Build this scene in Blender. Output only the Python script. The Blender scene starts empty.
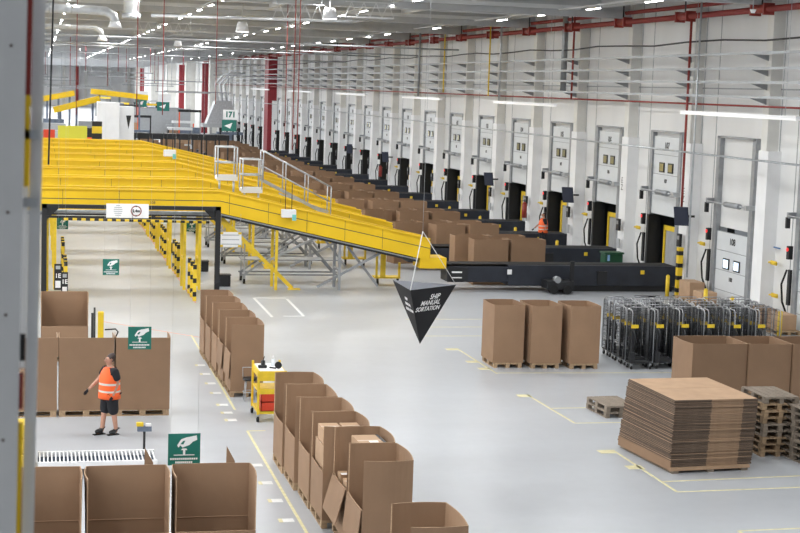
import bpy, bmesh, math, random
from mathutils import Vector, Matrix
random.seed(7)
S = bpy.context.scene
C = S.collection
PI = math.pi
V = Vector

# ------------------------------------------------------------------ materials
MATS = {}
def mat(name, col, rough=.6, metal=0., var=0., scale=3., obvar=0., bump=0., emit=None, es=0., stretch=None):
    if name in MATS: return MATS[name]
    m = bpy.data.materials.new(name); m.use_nodes = True
    nt = m.node_tree; b = nt.nodes['Principled BSDF']
    b.inputs['Base Color'].default_value = (*col, 1)
    b.inputs['Roughness'].default_value = rough
    b.inputs['Metallic'].default_value = metal
    if emit:
        b.inputs['Emission Color'].default_value = (*emit, 1); b.inputs['Emission Strength'].default_value = es
    N = nt.nodes.new; L = nt.links.new
    if var or bump:
        tc = N('ShaderNodeTexCoord'); n = N('ShaderNodeTexNoise'); n.inputs['Scale'].default_value = scale
        n.inputs['Detail'].default_value = 5
        if stretch:
            mp = N('ShaderNodeMapping'); mp.inputs['Scale'].default_value = stretch
            L(tc.outputs['Object'], mp.inputs['Vector']); L(mp.outputs['Vector'], n.inputs['Vector'])
        else: L(tc.outputs['Object'], n.inputs['Vector'])
    if var or obvar:
        hs = N('ShaderNodeHueSaturation'); hs.inputs['Color'].default_value = (*col, 1)
        L(hs.outputs['Color'], b.inputs['Base Color'])
        mr = None
        if var:
            mr = N('ShaderNodeMapRange'); mr.inputs['From Min'].default_value = .3; mr.inputs['From Max'].default_value = .7
            mr.inputs['To Min'].default_value = 1-var; mr.inputs['To Max'].default_value = 1+var
            L(n.outputs['Fac'], mr.inputs['Value']); L(mr.outputs['Result'], hs.inputs['Value'])
        if obvar:
            oi = N('ShaderNodeObjectInfo'); m2 = N('ShaderNodeMapRange')
            m2.inputs['To Min'].default_value = 1-obvar; m2.inputs['To Max'].default_value = 1+obvar
            L(oi.outputs['Random'], m2.inputs['Value'])
            if mr:
                mu = N('ShaderNodeMath'); mu.operation = 'MULTIPLY'
                L(mr.outputs['Result'], mu.inputs[0]); L(m2.outputs['Result'], mu.inputs[1]); L(mu.outputs[0], hs.inputs['Value'])
            else: L(m2.outputs['Result'], hs.inputs['Value'])
    if bump:
        bp = N('ShaderNodeBump'); bp.inputs['Strength'].default_value = bump; bp.inputs['Distance'].default_value = .01
        L(n.outputs['Fac'], bp.inputs['Height']); L(bp.outputs['Normal'], b.inputs['Normal'])
    MATS[name] = m
    return m
card = mat('cardboard', (.29, .180, .108), .85, var=.05, scale=2.2, obvar=.09, bump=.15)
card_l = mat('cardboard_parcel', (.44, .29, .18), .8, var=.08, scale=3, obvar=.12)
card_edge = mat('cardboard_cut_edge', (.42, .28, .175), .9, var=.2, scale=40)
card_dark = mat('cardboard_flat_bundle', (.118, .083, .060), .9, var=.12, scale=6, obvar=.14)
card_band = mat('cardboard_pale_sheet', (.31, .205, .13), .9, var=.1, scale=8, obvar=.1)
wood = mat('pallet_wood', (.40, .28, .17), .85, var=.25, scale=6, obvar=.15, stretch=(1, 6, 6))
wood_g = mat('weathered_pallet_wood', (.26, .215, .17), .9, var=.25, scale=6, obvar=.2, stretch=(1, 6, 6))
yel = mat('yellow_paint', (.87, .565, .008), .5, var=.06, scale=1.0)
yel2 = mat('yellow_post_paint', (.80, .56, .03), .5, var=.1, scale=6)
black = mat('black_paint', (.012, .013, .015), .5)
blk2 = mat('conveyor_black', (.017, .021, .032), .55, var=.25, scale=2)
rubber = mat('rubber', (.01, .01, .01), .8)
steel = mat('galvanised_steel', (.50, .52, .54), .4, .6, var=.15, scale=5)
steel_d = mat('grey_steel_tray', (.33, .345, .36), .5, .4, var=.1, scale=5)
grey = mat('grey_paint', (.42, .44, .46), .55, var=.06, scale=3)
white = mat('white_paint', (.84, .85, .86), .5, var=.03, scale=2)
whsign = mat('white_sign', (.9, .9, .9), .5)
wallm = mat('wall_panel', (.74, .745, .74), .6, var=.04, scale=.7, stretch=(1, 1, .3))
colm = mat('concrete_column', (.74, .735, .70), .75, var=.07, scale=1.3)
doorm = mat('door_leaf', (.66, .69, .71), .45, var=.03, scale=2)
red = mat('red_paint', (.27, .03, .022), .45)
redc = mat('red_column_paint', (.27, .02, .03), .5, var=.1)
green = mat('green_sign', (.01, .17, .13), .5)
navy = mat('dark_blue_screen', (.012, .018, .04), .7)
glassw = mat('door_window_daylight', (.5, .62, .72), .1, emit=(.75, .87, 1), es=1.4)
glassd = mat('door_window_dim', (.33, .30, .16), .15)
lampm = mat('lamp_emitter', (1, 1, 1), .5, emit=(1, .985, .96), es=26.)
lampo = mat('lamp_housing', (.85, .86, .88), .4)
duct = mat('duct_metal', (.62, .64, .66), .35, .5, var=.1, scale=4)
dark = mat('dark_recess', (.03, .032, .035), .9)
trailer = mat('trailer_lining', (.36, .37, .38), .7, var=.1)
orange = mat('orange_vest', (.95, .14, .025), .6)
reflect = mat('reflective_tape', (.62, .6, .55), .4)
skin = mat('skin', (.50, .27, .19), .6)
hairm = mat('dark_hair', (.03, .015, .012), .7)
cloth = mat('black_cloth', (.014, .015, .02), .9)
redcrate = mat('red_crate', (.62, .05, .015), .5)
pinkl = mat('pink_line', (.72, .38, .30), .6)
yline = mat('floor_line_yellow', (.72, .67, .40), .6, var=.12, scale=8)
wline = mat('floor_line_white', (.80, .81, .80), .6, var=.05, scale=8)
ropem = mat('white_rope', (.8, .8, .8), .7)
ceilm = mat('ceiling_deck', (.58, .59, .60), .8, var=.04, scale=.3)
beamm = mat('ceiling_beam', (.52, .53, .54), .7, var=.05)
purl = mat('white_steel_truss', (.72, .73, .74), .6)
bluegrey = mat('machine_blue_grey', (.16, .2, .27), .6, var=.3, scale=2)

# floor: smooth grey concrete, worn in streaks
fm = mat('polished_concrete', (.53, .55, .575), .3)
nt = fm.node_tree; b = nt.nodes['Principled BSDF']; N = nt.nodes.new; L = nt.links.new
tc = N('ShaderNodeTexCoord')
def noise(scale, st):
    mp = N('ShaderNodeMapping'); mp.inputs['Scale'].default_value = st
    n = N('ShaderNodeTexNoise'); n.inputs['Scale'].default_value = scale; n.inputs['Detail'].default_value = 6
    L(tc.outputs['Object'], mp.inputs['Vector']); L(mp.outputs['Vector'], n.inputs['Vector']); return n
n1 = noise(.35, (.45, 1, 1)); n2 = noise(3, (1, 1, 1))
ad = N('ShaderNodeMath'); ad.operation = 'MULTIPLY_ADD'; ad.inputs[1].default_value = .25
L(n2.outputs['Fac'], ad.inputs[0]); L(n1.outputs['Fac'], ad.inputs[2])
mr = N('ShaderNodeMapRange'); mr.inputs['From Min'].default_value = .4; mr.inputs['From Max'].default_value = .85
mr.inputs['To Min'].default_value = .90; mr.inputs['To Max'].default_value = 1.08
L(ad.outputs[0], mr.inputs['Value'])
hs = N('ShaderNodeHueSaturation'); hs.inputs['Color'].default_value = (.455, .478, .508, 1)
L(mr.outputs['Result'], hs.inputs['Value']); L(hs.outputs['Color'], b.inputs['Base Color'])
m3 = N('ShaderNodeMapRange'); m3.inputs['To Min'].default_value = .27; m3.inputs['To Max'].default_value = .36
L(n1.outputs['Fac'], m3.inputs['Value']); L(m3.outputs['Result'], b.inputs['Roughness'])

def striped(name, c1, c2, period, axis='Z', diag=0., thr=.5):
    m = bpy.data.materials.new(name); m.use_nodes = True
    nt = m.node_tree; b = nt.nodes['Principled BSDF']; b.inputs['Roughness'].default_value = .5
    tc = nt.nodes.new('ShaderNodeTexCoord'); sp = nt.nodes.new('ShaderNodeSeparateXYZ')
    nt.links.new(tc.outputs['Object'], sp.inputs[0])
    src = sp.outputs[axis]
    if diag:
        a = nt.nodes.new('ShaderNodeMath'); a.operation = 'MULTIPLY_ADD'; a.inputs[1].default_value = diag
        nt.links.new(sp.outputs['Y'], a.inputs[0]); nt.links.new(src, a.inputs[2]); src = a.outputs[0]
    mo = nt.nodes.new('ShaderNodeMath'); mo.operation = 'PINGPONG'; mo.inputs[1].default_value = period
    gt = nt.nodes.new('ShaderNodeMath'); gt.operation = 'GREATER_THAN'; gt.inputs[1].default_value = period*thr
    nt.links.new(src, mo.inputs[0]); nt.links.new(mo.outputs[0], gt.inputs[0])
    mx = nt.nodes.new('ShaderNodeMix'); mx.data_type = 'RGBA'
    mx.inputs['A'].default_value = (*c1, 1); mx.inputs['B'].default_value = (*c2, 1)
    nt.links.new(gt.outputs[0], mx.inputs['Factor']); nt.links.new(mx.outputs['Result'], b.inputs['Base Color'])
    return m
hazz = striped('hazard_stripes_upright', (.80, .56, .03), (.012, .012, .012), .24, thr=.66)
hazx = striped('hazard_stripes_bar', (.80, .56, .03), (.012, .012, .012), .15, 'X')

# ------------------------------------------------------------------ helpers
def tag(o, label=None, cat=None, group=None, kind=None):
    if label: o['label'] = label
    if cat: o['category'] = cat
    if group: o['group'] = group
    if kind: o['kind'] = kind
    return o
def empty(name, loc=(0, 0, 0), rz=0, **k):
    o = bpy.data.objects.new(name, None); C.objects.link(o)
    o.location = loc; o.rotation_euler = (0, 0, rz); o.empty_display_size = .2
    return tag(o, **k)
class MB:
    def __init__(s): s.bm = bmesh.new(); s.mats = []
    def mi(s, m):
        if m not in s.mats: s.mats.append(m)
        return s.mats.index(m)
    def face(s, vs, m):
        try: f = s.bm.faces.new(vs)
        except ValueError: return
        f.material_index = s.mi(m); return f
    def box(s, x0, x1, y0, y1, z0, z1, m, rot=None, piv=None):
        co = [(x, y, z) for z in (z0, z1) for y in (y0, y1) for x in (x0, x1)]
        if rot is not None:
            p = V(piv if piv else ((x0+x1)/2, (y0+y1)/2, (z0+z1)/2)); co = [rot @ (V(c)-p)+p for c in co]
        v = [s.bm.verts.new(c) for c in co]
        for f in ((0, 2, 3, 1), (4, 5, 7, 6), (0, 1, 5, 4), (2, 6, 7, 3), (0, 4, 6, 2), (1, 3, 7, 5)): s.face([v[i] for i in f], m)
        return s
    def bar(s, p0, p1, w, h, m, up=(0, 0, 1)):
        p0, p1 = V(p0), V(p1); d = (p1-p0).normalized(); u = V(up)
        if abs(d.dot(u)) > .99: u = V((1, 0, 0))
        a = d.cross(u).normalized(); c = a.cross(d).normalized()
        r = []
        for p in (p0, p1): r.append([s.bm.verts.new(p+a*x*w/2+c*y*h/2) for x, y in ((-1, -1), (1, -1), (1, 1), (-1, 1))])
        s.face(r[0][::-1], m); s.face(r[1], m)
        for i in range(4): s.face([r[0][i], r[0][(i+1) % 4], r[1][(i+1) % 4], r[1][i]], m)
        return s
    def cone(s, p0, p1, r0, r1, m, n=12, cap=True, smooth=True):
        p0, p1 = V(p0), V(p1); d = (p1-p0).normalized(); u = V((0, 0, 1)) if abs(d.z) < .95 else V((1, 0, 0))
        a = d.cross(u).normalized(); c = a.cross(d)
        R = [[s.bm.verts.new(p+(a*math.cos(t)+c*math.sin(t))*r) for t in [2*PI*i/n for i in range(n)]] for p, r in ((p0, r0), (p1, r1))]
        for i in range(n):
            f = s.face([R[0][i], R[0][(i+1) % n], R[1][(i+1) % n], R[1][i]], m)
            if f: f.smooth = smooth
        if cap: s.face(R[0][::-1], m); s.face(R[1], m)
        return s
    def cyl(s, p0, p1, r, m, n=12): return s.cone(p0, p1, r, r, m, n)
    def tube(s, pts, r, m, n=8):
        pts = [V(p) for p in pts]; rings = []
        for i, p in enumerate(pts):
            d = (pts[min(i+1, len(pts)-1)]-pts[max(i-1, 0)]).normalized()
            u = V((0, 0, 1)) if abs(d.z) < .9 else V((1, 0, 0))
            if rings and i: u = lastu - d*lastu.dot(d)
            a = u.cross(d).normalized() if u.length > 1e-4 else d.orthogonal().normalized()
            c = d.cross(a).normalized(); lastu = c
            rings.append([s.bm.verts.new(p+(a*math.cos(t)+c*math.sin(t))*r) for t in [2*PI*k/n for k in range(n)]])
        for A, B in zip(rings, rings[1:]):
            for k in range(n):
                f = s.face([A[k], A[(k+1) % n], B[(k+1) % n], B[k]], m)
                if f: f.smooth = True
        s.face(rings[0][::-1], m); s.face(rings[-1], m); return s
    def prism(s, poly, depth, m, frame=None):
        """poly of (a,b), extruded by depth; frame maps (a,b,c)->xyz"""
        fr = frame or (lambda a, b, c: (a, c, b))
        A = [s.bm.verts.new(fr(a, b, 0)) for a, b in poly]; B = [s.bm.verts.new(fr(a, b, depth)) for a, b in poly]
        s.face(A, m); s.face(B[::-1], m)
        for i in range(len(poly)): s.face([A[i], B[i], B[(i+1) % len(poly)], A[(i+1) % len(poly)]], m)
        return s
    def disc(s, c, r, m, n=20, sq=1., axis='y', t=.004):
        poly = [(c[0]+r*math.cos(2*PI*i/n), c[2]+r*sq*math.sin(2*PI*i/n)) for i in range(n)]
        return s.prism(poly, t, m, lambda a, b, d: (a, c[1]-d, b))
    def build(s, name, parent=None, loc=None, bevel=0, **k):
        bmesh.ops.recalc_face_normals(s.bm, faces=s.bm.faces)
        me = bpy.data.meshes.new(name); s.bm.to_mesh(me); s.bm.free()
        for m in s.mats: me.materials.append(m)
        o = bpy.data.objects.new(name, me); C.objects.link(o)
        if parent: o.parent = parent
        if loc: o.location = loc
        if bevel:
            bv = o.modifiers.new('bevel', 'BEVEL'); bv.width = bevel; bv.segments = 2; bv.limit_method = 'ANGLE'
        return tag(o, **k)
def kids(o): return [c for c in o.children]
def copy_tree(o, parent=None, loc=None, rz=None, **k):
    c = o.copy(); C.objects.link(c)
    if parent: c.parent = parent
    for ch in kids(o): copy_tree(ch, c)
    if loc is not None: c.location = loc
    if rz is not None: c.rotation_euler = (0, 0, rz)
    return tag(c, **k)
def text(name, txt, size, m, parent, loc, rot=(PI/2, 0, 0), align='CENTER', sx=1., bold=0.):
    cu = bpy.data.curves.new(name, 'FONT'); cu.body = txt; cu.size = size; cu.align_x = align; cu.align_y = 'CENTER'
    cu.extrude = .002; cu.offset = bold; cu.space_line = .85
    t = bpy.data.objects.new(name, cu); C.objects.link(t)
    dg = bpy.context.evaluated_depsgraph_get()
    me = bpy.data.meshes.new_from_object(t.evaluated_get(dg)); me.name = name
    bpy.data.objects.remove(t)
    me.materials.clear(); me.materials.append(m)
    o = bpy.data.objects.new(name, me); C.objects.link(o)
    o.parent = parent; o.location = loc; o.rotation_euler = rot; o.scale = (sx, 1, 1)
    return o
ORD = ['nearest', 'second nearest', 'third nearest', 'fourth nearest', 'fifth nearest', 'sixth nearest', 'seventh nearest', 'eighth nearest',
       'ninth nearest', 'tenth nearest', 'eleventh nearest', 'twelfth nearest', 'thirteenth nearest', 'fourteenth nearest', 'fifteenth nearest',
       'sixteenth nearest', 'seventeenth nearest', 'eighteenth nearest', 'nineteenth nearest', 'twentieth nearest', 'twenty-first nearest',
       'twenty-second nearest', 'twenty-third nearest', 'twenty-fourth nearest', 'twenty-fifth nearest', 'twenty-sixth nearest', 'twenty-seventh nearest',
       'twenty-eighth nearest', 'twenty-ninth nearest', 'thirtieth nearest']
BAY = 6.6

# ------------------------------------------------------------------ camera
cam = bpy.data.cameras.new('camera'); co = bpy.data.objects.new('camera', cam); C.objects.link(co)
f_px, yaw, pit, rol = 1565.4, .2280, .11273, .03352
cy, sy, cp, sp = math.cos(yaw), math.sin(yaw), math.cos(pit), math.sin(pit)
fw = V((sy*cp, cy*cp, -sp)); r = V((cy, -sy, 0)); u = r.cross(fw)
r2 = math.cos(rol)*r+math.sin(rol)*u; u2 = math.cos(rol)*u-math.sin(rol)*r
R = Matrix((r2, u2, -fw)).transposed().to_4x4()
co.matrix_world = Matrix.Translation((0, 0, 7.6)) @ R
cam.sensor_width = 36; cam.lens = f_px/800*36; cam.clip_end = 900; cam.clip_start = .3
cam.dof.use_dof = True; cam.dof.focus_distance = 36; cam.dof.aperture_fstop = 8
S.camera = co

# ------------------------------------------------------------------ room shell
XW = 24.85; YF = 452; ZC = 12.3; XL = -34
fl = MB().box(XL, XW+2.5, -14, YF+1, -.3, 0, fm).build('floor', kind='structure')
def fline(x0, y0, x1, y1, w, m, nm='floor_line'):
    mb = MB(); mb.bar((x0, y0, .002), (x1, y1, .002), w, .004, m)
    mb.build(nm, fl)
for a in [(12.12, 44.4, 12.16, 40.3), (12.16, 40.4, 22, 40.05), (12.1, 37.4, 12.2, 34.0), (12.2, 34.0, 14.6, 34.0), (12.2, 35.7, 15, 35.7),
          (12.12, 31.3, 12.12, 27.75), (12.12, 27.75, 17, 27.95), (12.14, 28.55, 17, 28.85), (12.15, 25.05, 17, 25.2), (12.15, 25.05, 12.15, 20),
          (4.50, 24, 4.50, 33.75), (4.50, 33.75, 4.9, 33.75), (4.50, 36, 4.50, 47), (11.7, 46.7, 15.5, 46.7), (12.3, 48.5, 15.5, 48.5), (11.9, 50.2, 14.6, 50.2), (11.7, 46.7, 12.3, 50.2)]:
    fline(*a, .055, yline)
for a in [(7.5, 55.3, 7.5, 50.7), (8.66, 55.05, 8.58, 50.9), (7.9, 50.9, 8.58, 50.9), (7.5, 55.3, 8.66, 55.3)]: fline(*a, .09, wline)
for a in [(5.15, 120, 5.3, 54), (2.0, 49.7, 4.7, 46.6), (6.0, 44, 5.9, 33)]: fline(*a, .06, pinkl)
for i, y in enumerate((26.57, 27.9, 29.2, 30.62, 34.9, 35.7, 36.6, 38.05, 39.3, 40.6, 41.9)):
    MB().box(4.20, 4.40, y-.11, y+.11, 0, .005, wline).box(4.13, 4.2, y-.11, y+.11, 0, .005, yline).build('floor_label', fl)
for (x, y) in ((11.75, 44.1), (11.85, 40.9), (11.8, 42.0), (11.8, 37.1), (11.75, 31.0), (11.85, 29.6)):
    MB().box(x, x+.35, y, y+.3, 0, .004, yline).build('floor_label', fl)
for k in range(9):
    y = 60.9+k*BAY
    mb = MB(); mb.box(20.5, 24.0, y, y+.12, 0, .004, hazx); mb.build('floor_hazard_line', fl)

ce = MB()
ce.box(XL, XW+.5, -14, YF, ZC, ZC+.3, ceilm).build('ceiling', kind='structure')
ti = 0
def trim(mb):
    global ti; ti += 1
    return mb.build('trim_%d' % ti, kind='structure')
y = 24
while y < YF:      # crosswise roof girders with a lattice under the flanges
    m_ = MB(); m_.box(XL, XW, y-.2, y+.2, 10.9, 11.15, beamm); m_.box(XL, XW, y-.06, y+.06, 11.15, 12.3, beamm)
    trim(m_)
    y += 13.2
for x in (-26, -16, -8.5, -2, 4.5, 10.9, 17.5, 23.2):    # purlins along the hall
    m_ = MB(); m_.box(x-.09, x+.09, 10, YF, 11.3, 11.85, purl if x in (10.9, 17.5) else beamm); trim(m_)
for y in (63, 69.5, 76, 83, 90, 98, 106, 115, 125, 140, 160, 185, 215, 250):
    m_ = MB(); m_.box(-20, 22, y-.05, y+.05, 11.15, 11.32, purl); trim(m_)

# right wall with an opening for every dock, from slabs of one mesh
XO = XW+.0
wb = MB(); nD = 27; Y0 = 52.9
yc = [Y0+BAY*k for k in range(-3, nD)]
prev = -14.
for c in yc:
    wb.box(XO, XO+.35, prev, c-1.5, 0, 13, wallm); wb.box(XO, XO+.35, c-1.5, c+1.5, 2.9, 13, wallm); prev = c+1.5
wb.box(XO, XO+.35, prev, YF, 0, 13, wallm)
z = 0
for c in yc:       # vertical panel joints and a plinth line
    for dy in (-3.1, -2.3, 2.2): wb.box(XO-.012, XO, c+dy-.02, c+dy+.02, 0, 12.3, steel_d)
wb.box(XO-.02, XO, -14, YF, 8.0, 8.05, steel_d)
wb.build('wall_right', kind='structure')
wf = MB(); wf.box(XL, XW+.4, YF, YF+.4, 0, 13, white)
for x in range(-30, 25, 6): wf.box(x, x+.8, YF-.3, YF, 0, 12.3, colm)
wf.build('wall_far', kind='structure')
MB().box(XL-.4, XL, -14, YF, 0, 13, wallm).build('wall_left', kind='structure')

# wall columns
colb = MB(); colb.box(24.42, XW, -.22, .24, 0, ZC, colm); colb.box(24.36, XW, -.5, .26, 0, 5.9, white)
c0 = None
for i, k in enumerate(range(-2, nD)):
    Y = 56.75+BAY*k
    if c0 is None: c0 = colb.build('trim_%d' % (ti+1), loc=(0, Y, 0), kind='structure'); ti += 1
    else:
        ti += 1; c = copy_tree(c0, loc=(0, Y, 0)); c.name = 'trim_%d' % ti
for (Y, w) in ((170, 1.4), (240, .5), (281, .7), (349, .6), (393, .6)):
    trim(MB().box(23.9, XW, Y-w, Y+w, 0, 10.6, redc))
for Y in (224, 262, 300, 345, 400): trim(MB().box(23.3, XW, Y-1.2, Y+1.2, 0, 11, colm))
trim(MB().box(-2.2, -1.4, YF-1.4, YF-.5, 0, 11, redc)); trim(MB().box(9.6, 10.4, YF-1.4, YF-.5, 0, 11, redc))

# ------------------------------------------------------------------ dock doors
def add_text_mesh(parent, txt, size, z, y): # reads from -X
    return text('number', txt, size, black, parent, (24.83, y, z), rot=(PI/2, 0, -PI/2))
def frame_mb():
    f = MB()
    for s in (-1, 1): f.box(24.66, XW, s*1.5-.13, s*1.5+.13, 0, 6.25, steel_d)
    f.box(24.66, XW, -1.6, 1.6, 6.2, 6.28, steel_d)
    return f
def door(k, open_, proto=None):
    Y = Y0+BAY*k; i = k+3
    d = empty('door_%d' % i, (0, Y, 0), kind='structure')
    return d
def fill_door(d, open_, num):
    frame_mb().build('door_frame', d)
    lf = MB(); zt = (2.85, 3.65, 4.5, 5.3, 6.05) if open_ else (0, .57, 1.32, 2.05, 2.75)
    for a, b_ in zip(zt, zt[1:]): lf.box(24.74, 24.82, -1.36, 1.36, a+.012, b_-.012, doorm)
    lf.box(24.75, 24.81, -1.36, 1.36, zt[0], zt[-1], steel_d)
    leaf = lf.build('door_leaf', d, bevel=.008)
    zw = (zt[2]+.12 if open_ else 1.42)
    for yy in (-.50, .40):
        w = MB(); w.box(24.70, 24.745, yy-.25, yy+.25, zw-.03, zw+.37, black); wi = w.build('door_window', leaf)
        MB().box(24.69, 24.70, yy-.19, yy+.19, zw+.02, zw+.32, glassd if open_ else glassw).build('pane', wi)
    add = lambda t, s, zz: text('number', t, s, black, leaf, (24.735, 0.0, zz), rot=(PI/2, 0, -PI/2), bold=.01)
    add(num, .34, zt[3]+.38 if open_ else 2.42); add(num, .2, zw-.38)
    sh = MB(); zb = 3.82     # strut across the door
    sh.cyl((24.42, -1.75, zb), (24.42, 1.7, zb), .03, steel); sh.cyl((24.42, -1.1, zb), (24.42, .1, zb), .1, steel_d)
    sh.box(24.4, 24.85, 1.66, 1.8, zb-.08, zb+.12, steel_d); sh.box(24.36, 24.5, 1.7, 1.8, zb-.42, zb-.05, black)
    sh.box(24.34, 24.85, -1.8, -1.62, zb-.08, zb+.08, steel)
    sh.build('door_strut', d)
    b = MB(); b.box(24.58, 24.66, 1.66, 1.84, .8, 2.0, black); b.tube([(24.5, 1.75, 2.0), (24.38, 1.85, 1.5), (24.42, 1.8, .9), (24.55, 1.7, .5)], .035, rubber)
    b.build('door_control_hose', d)
    l = MB(); l.box(24.5, 24.66, 1.70, 1.86, 2.35, 2.8, black); l.disc((0, 0, 0), .01, black)
    lo = l.build('signal_light', d)
    s = MB(); s.cyl((24.47, 1.78, 2.68), (24.5, 1.78, 2.68), .06, mat('signal_red', (.8, .02, .02), .3, emit=(1, .05, .05), es=1.)); s.build('lens', lo)
    if open_:
        r_ = MB()
        r_.box(XO+.0, XO+2.2, -1.62, -1.5, 0, 3.0, dark); r_.box(XO, XO+2.2, 1.5, 1.62, 0, 3.0, dark)
        r_.box(XO, XO+2.2, -1.6, 1.6, 2.9, 3.05, dark); r_.box(XO+2.2, XO+2.3, -1.6, 1.6, 0, 3.0, dark)
        r_.build('dock_shelter', d)
        MB().box(24.6, XO+.3, 1.26, 1.46, 0, 2.8, black).build('dock_pad', d)
        MB().box(XO+.28, XO+.34, .74, .86, .2, 2.4, yel2).box(XO+.28, XO+.34, -1.45, .8, 2.2, 2.4, yel2).build('trailer_frame', d)
        MB().box(XO+.345, XO+.4, -1.45, .76, .2, 2.2, trailer).build('trailer_interior', d)
closed = {-3, -2, -1, 0}
dtO = dtC = None
for k in range(-1, nD):
    d = door(k, k not in closed)
    num = str(108-k) if k < 8 else str(108-k)
    src = None
    if k >= 9:
        for ch in kids(far_src): copy_tree(ch, d)
    else:
        fill_door(d, k not in closed, num); far_src = d

# ------------------------------------------------------------------ services on the right wall
def pipe(name, X, z, y0, y1, r_, m, label, cat, brackets=0, n=8, group=None):
    mb = MB(); mb.cyl((X, y0, z), (X, y1, z), r_, m, n); return mb.build(name, label=label, cat=cat, group=group)
for i, z in enumerate((9.2, 8.68, 8.2, 7.7)):
    t = empty('cable_tray', (24.0, 0, z), label='%s of the four grey cable trays running along the dock wall' % ['topmost', 'second from top', 'third from top', 'lowest'][i],
              cat='cable tray', group='cable trays on the dock wall')
    MB().box(-.14, .10, 30, 225, 0, .015, steel_d).box(-.15, -.135, 30, 225, -.01, .08, grey).box(.09, .105, 30, 225, 0, .08, steel_d).build('tray', t)
    for k in range(-2, 20):
        Y = 56.75+BAY*k
        MB().prism([(-.2, -.01), (.42, -.01), (.42, -.22)], .05, steel_d, lambda a, b, c, Y=Y: (a, Y+c, b)).build('bracket', t)
mb = MB(); pts = []
for i in range(60):
    yy = 30+i*3.3; pts.append((24.05, yy, 9.72+.06*math.sin(i*1.9)))
mb.tube(pts, .035, black, 6); mb.build('power_cable', label='black cable sagging above the uppermost grey cable tray', cat='cable')
pipe('water_pipe', 24.1, 7.42, 30, 230, .035, red, 'thin red pipe under the cable trays along the dock wall', 'pipe')
pipe('conduit', 23.75, 5.6, 30, 225, .035, steel, 'thin galvanised conduit crossing in front of the dock doors', 'pipe')
pipe('gas_pipe', 23.6, 11.75, 55, 230, .04, yel2, 'thin yellow gas pipe under the ceiling along the dock wall', 'pipe')
for i, (X, z, rr, lb) in enumerate(((24.0, 10.72, .11, 'thick red sprinkler main along the top of the dock wall, lower of two'),
                                    (24.15, 11.12, .08, 'red sprinkler pipe along the top of the dock wall, upper of two'))):
    t = empty('sprinkler_pipe', (X+.05, 0, z), label=lb, cat='pipe')
    MB().cyl((0, 30, 0), (0, 240, 0), rr, red, 12).build('pipe', t)
    if i == 0:
        for k in range(-2, 22):
            Y = 56.75+BAY*k
            MB().cyl((0, Y-.5, .02), (0, Y+.5, .02), .15, red, 12).box(-.2, .2, Y-.55, Y-.45, -.2, .2, red).box(-.2, .2, Y+.45, Y+.55, -.2, .2, red).build('coupling', t)
            MB().cyl((0, Y, .1), (0, Y, 1.5), .03, black, 6).build('hanger', t)
for (X, y, z0, z1, rr, m, lb) in ((24.0, 56.0, 3.2, 10.6, .05, red, 'red riser pipe running down the pier between the two nearest doors'),
                              (24.05, 69.6, 7.4, 11.3, .05, red, 'short red riser pipe joining the red wall pipes above the third door'),
                              (24.1, 71.0, 7.7, 12.3, .15, steel_d, 'dark grey vertical duct beside the short red riser'),
                              (23.6, 91.8, 7.5, 11.7, .04, yel2, 'thin yellow drop pipe on the dock wall left of the middle strip light'),
                              (23.6, 82.0, 7.4, 11.7, .04, yel2, 'thin yellow drop pipe on the dock wall right end of the gas pipe'),
                              (23.5, 79.6, 7.0, 12.2, .05, steel, 'galvanised drop pipe above the middle strip light'),
                              (23.5, 54.0, 1.0, 12.2, .04, steel, 'thin grey drop cable left of the nearest strip light'),
                              (23.7, 98.6, 7.2, 12.2, .07, steel_d, 'dark drop duct above the third strip light')):
    MB().cyl((X, y, z0), (X, y, z1), rr, m, 8).build('drop_pipe', label=lb, cat='pipe')
for i, (y0, y1) in enumerate(((43.0, 51.7), (65.8, 75.2), (86, 95.5), (107, 118), (130, 142), (155, 168))):
    t = empty('strip_light', (22.0, (y0+y1)/2, 7.12), label='%s long white strip light hung before the dock doors' % ORD[i], cat='light', group='strip lights at the dock doors')
    hl = (y1-y0)/2
    MB().box(-.09, .09, -hl, hl, 0, .07, lampo).build('housing', t)
    MB().box(-.08, .08, -hl, hl, -.06, 0, mat('strip_diffuser', (.9, .9, .9), .4, emit=(1, 1, 1), es=.12)).build('diffuser', t)
    for s in (-.8, .8): MB().cyl((0, s*hl, .07), (0, s*hl, 5.15), .008, steel, 5).build('hanger', t)

# pier fittings
def proto_copy(name, builder, places, labels, cat, group, rz=None):
    p = None
    for i, loc in enumerate(places):
        lb = labels[i] if isinstance(labels, list) else labels % ORD[i]
        if p is None:
            p = empty(name, loc, label=lb, cat=cat, group=group); builder(p)
        else: copy_tree(p, loc=loc, label=lb)
        if rz is not None and i == 0: p.rotation_euler = (0, 0, rz)
    return p
def cbox(p):
    MB().box(-.1, 0, -.15, .15, -.25, .25, black).build('housing', p); MB().box(-.11, -.1, -.1, .1, .02, .17, steel_d).build('keypad', p)
    MB().box(-.06, 0, -.16, .16, -1.0, -.6, grey).build('socket_plate', p)
proto_copy('control_box', cbox, [(24.22, 56.45+BAY*k, 2.15) for k in range(0, 12)], '%s black control box on a white wall pier', 'control box', 'control boxes on the piers')
def screen(p):
    MB().box(-.06, 0, -.36, .36, -.36, .36, navy, Matrix.Rotation(-.12, 3, 'Y') @ Matrix.Rotation(.4, 3, 'Z')).build('screen', p, bevel=.01)
    MB().box(0, .5, -.04, .04, -.04, .04, black).build('arm', p)
proto_copy('monitor', screen, [(23.85, 55.55, 3.15), (23.85, 68.8, 3.0), (23.85, 82.0, 2.9), (23.85, 108.4, 2.8), (23.85, 121.6, 2.8)],
           '%s dark tilted monitor on an arm beside a dock door', 'monitor', 'monitors at the dock doors')
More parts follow.
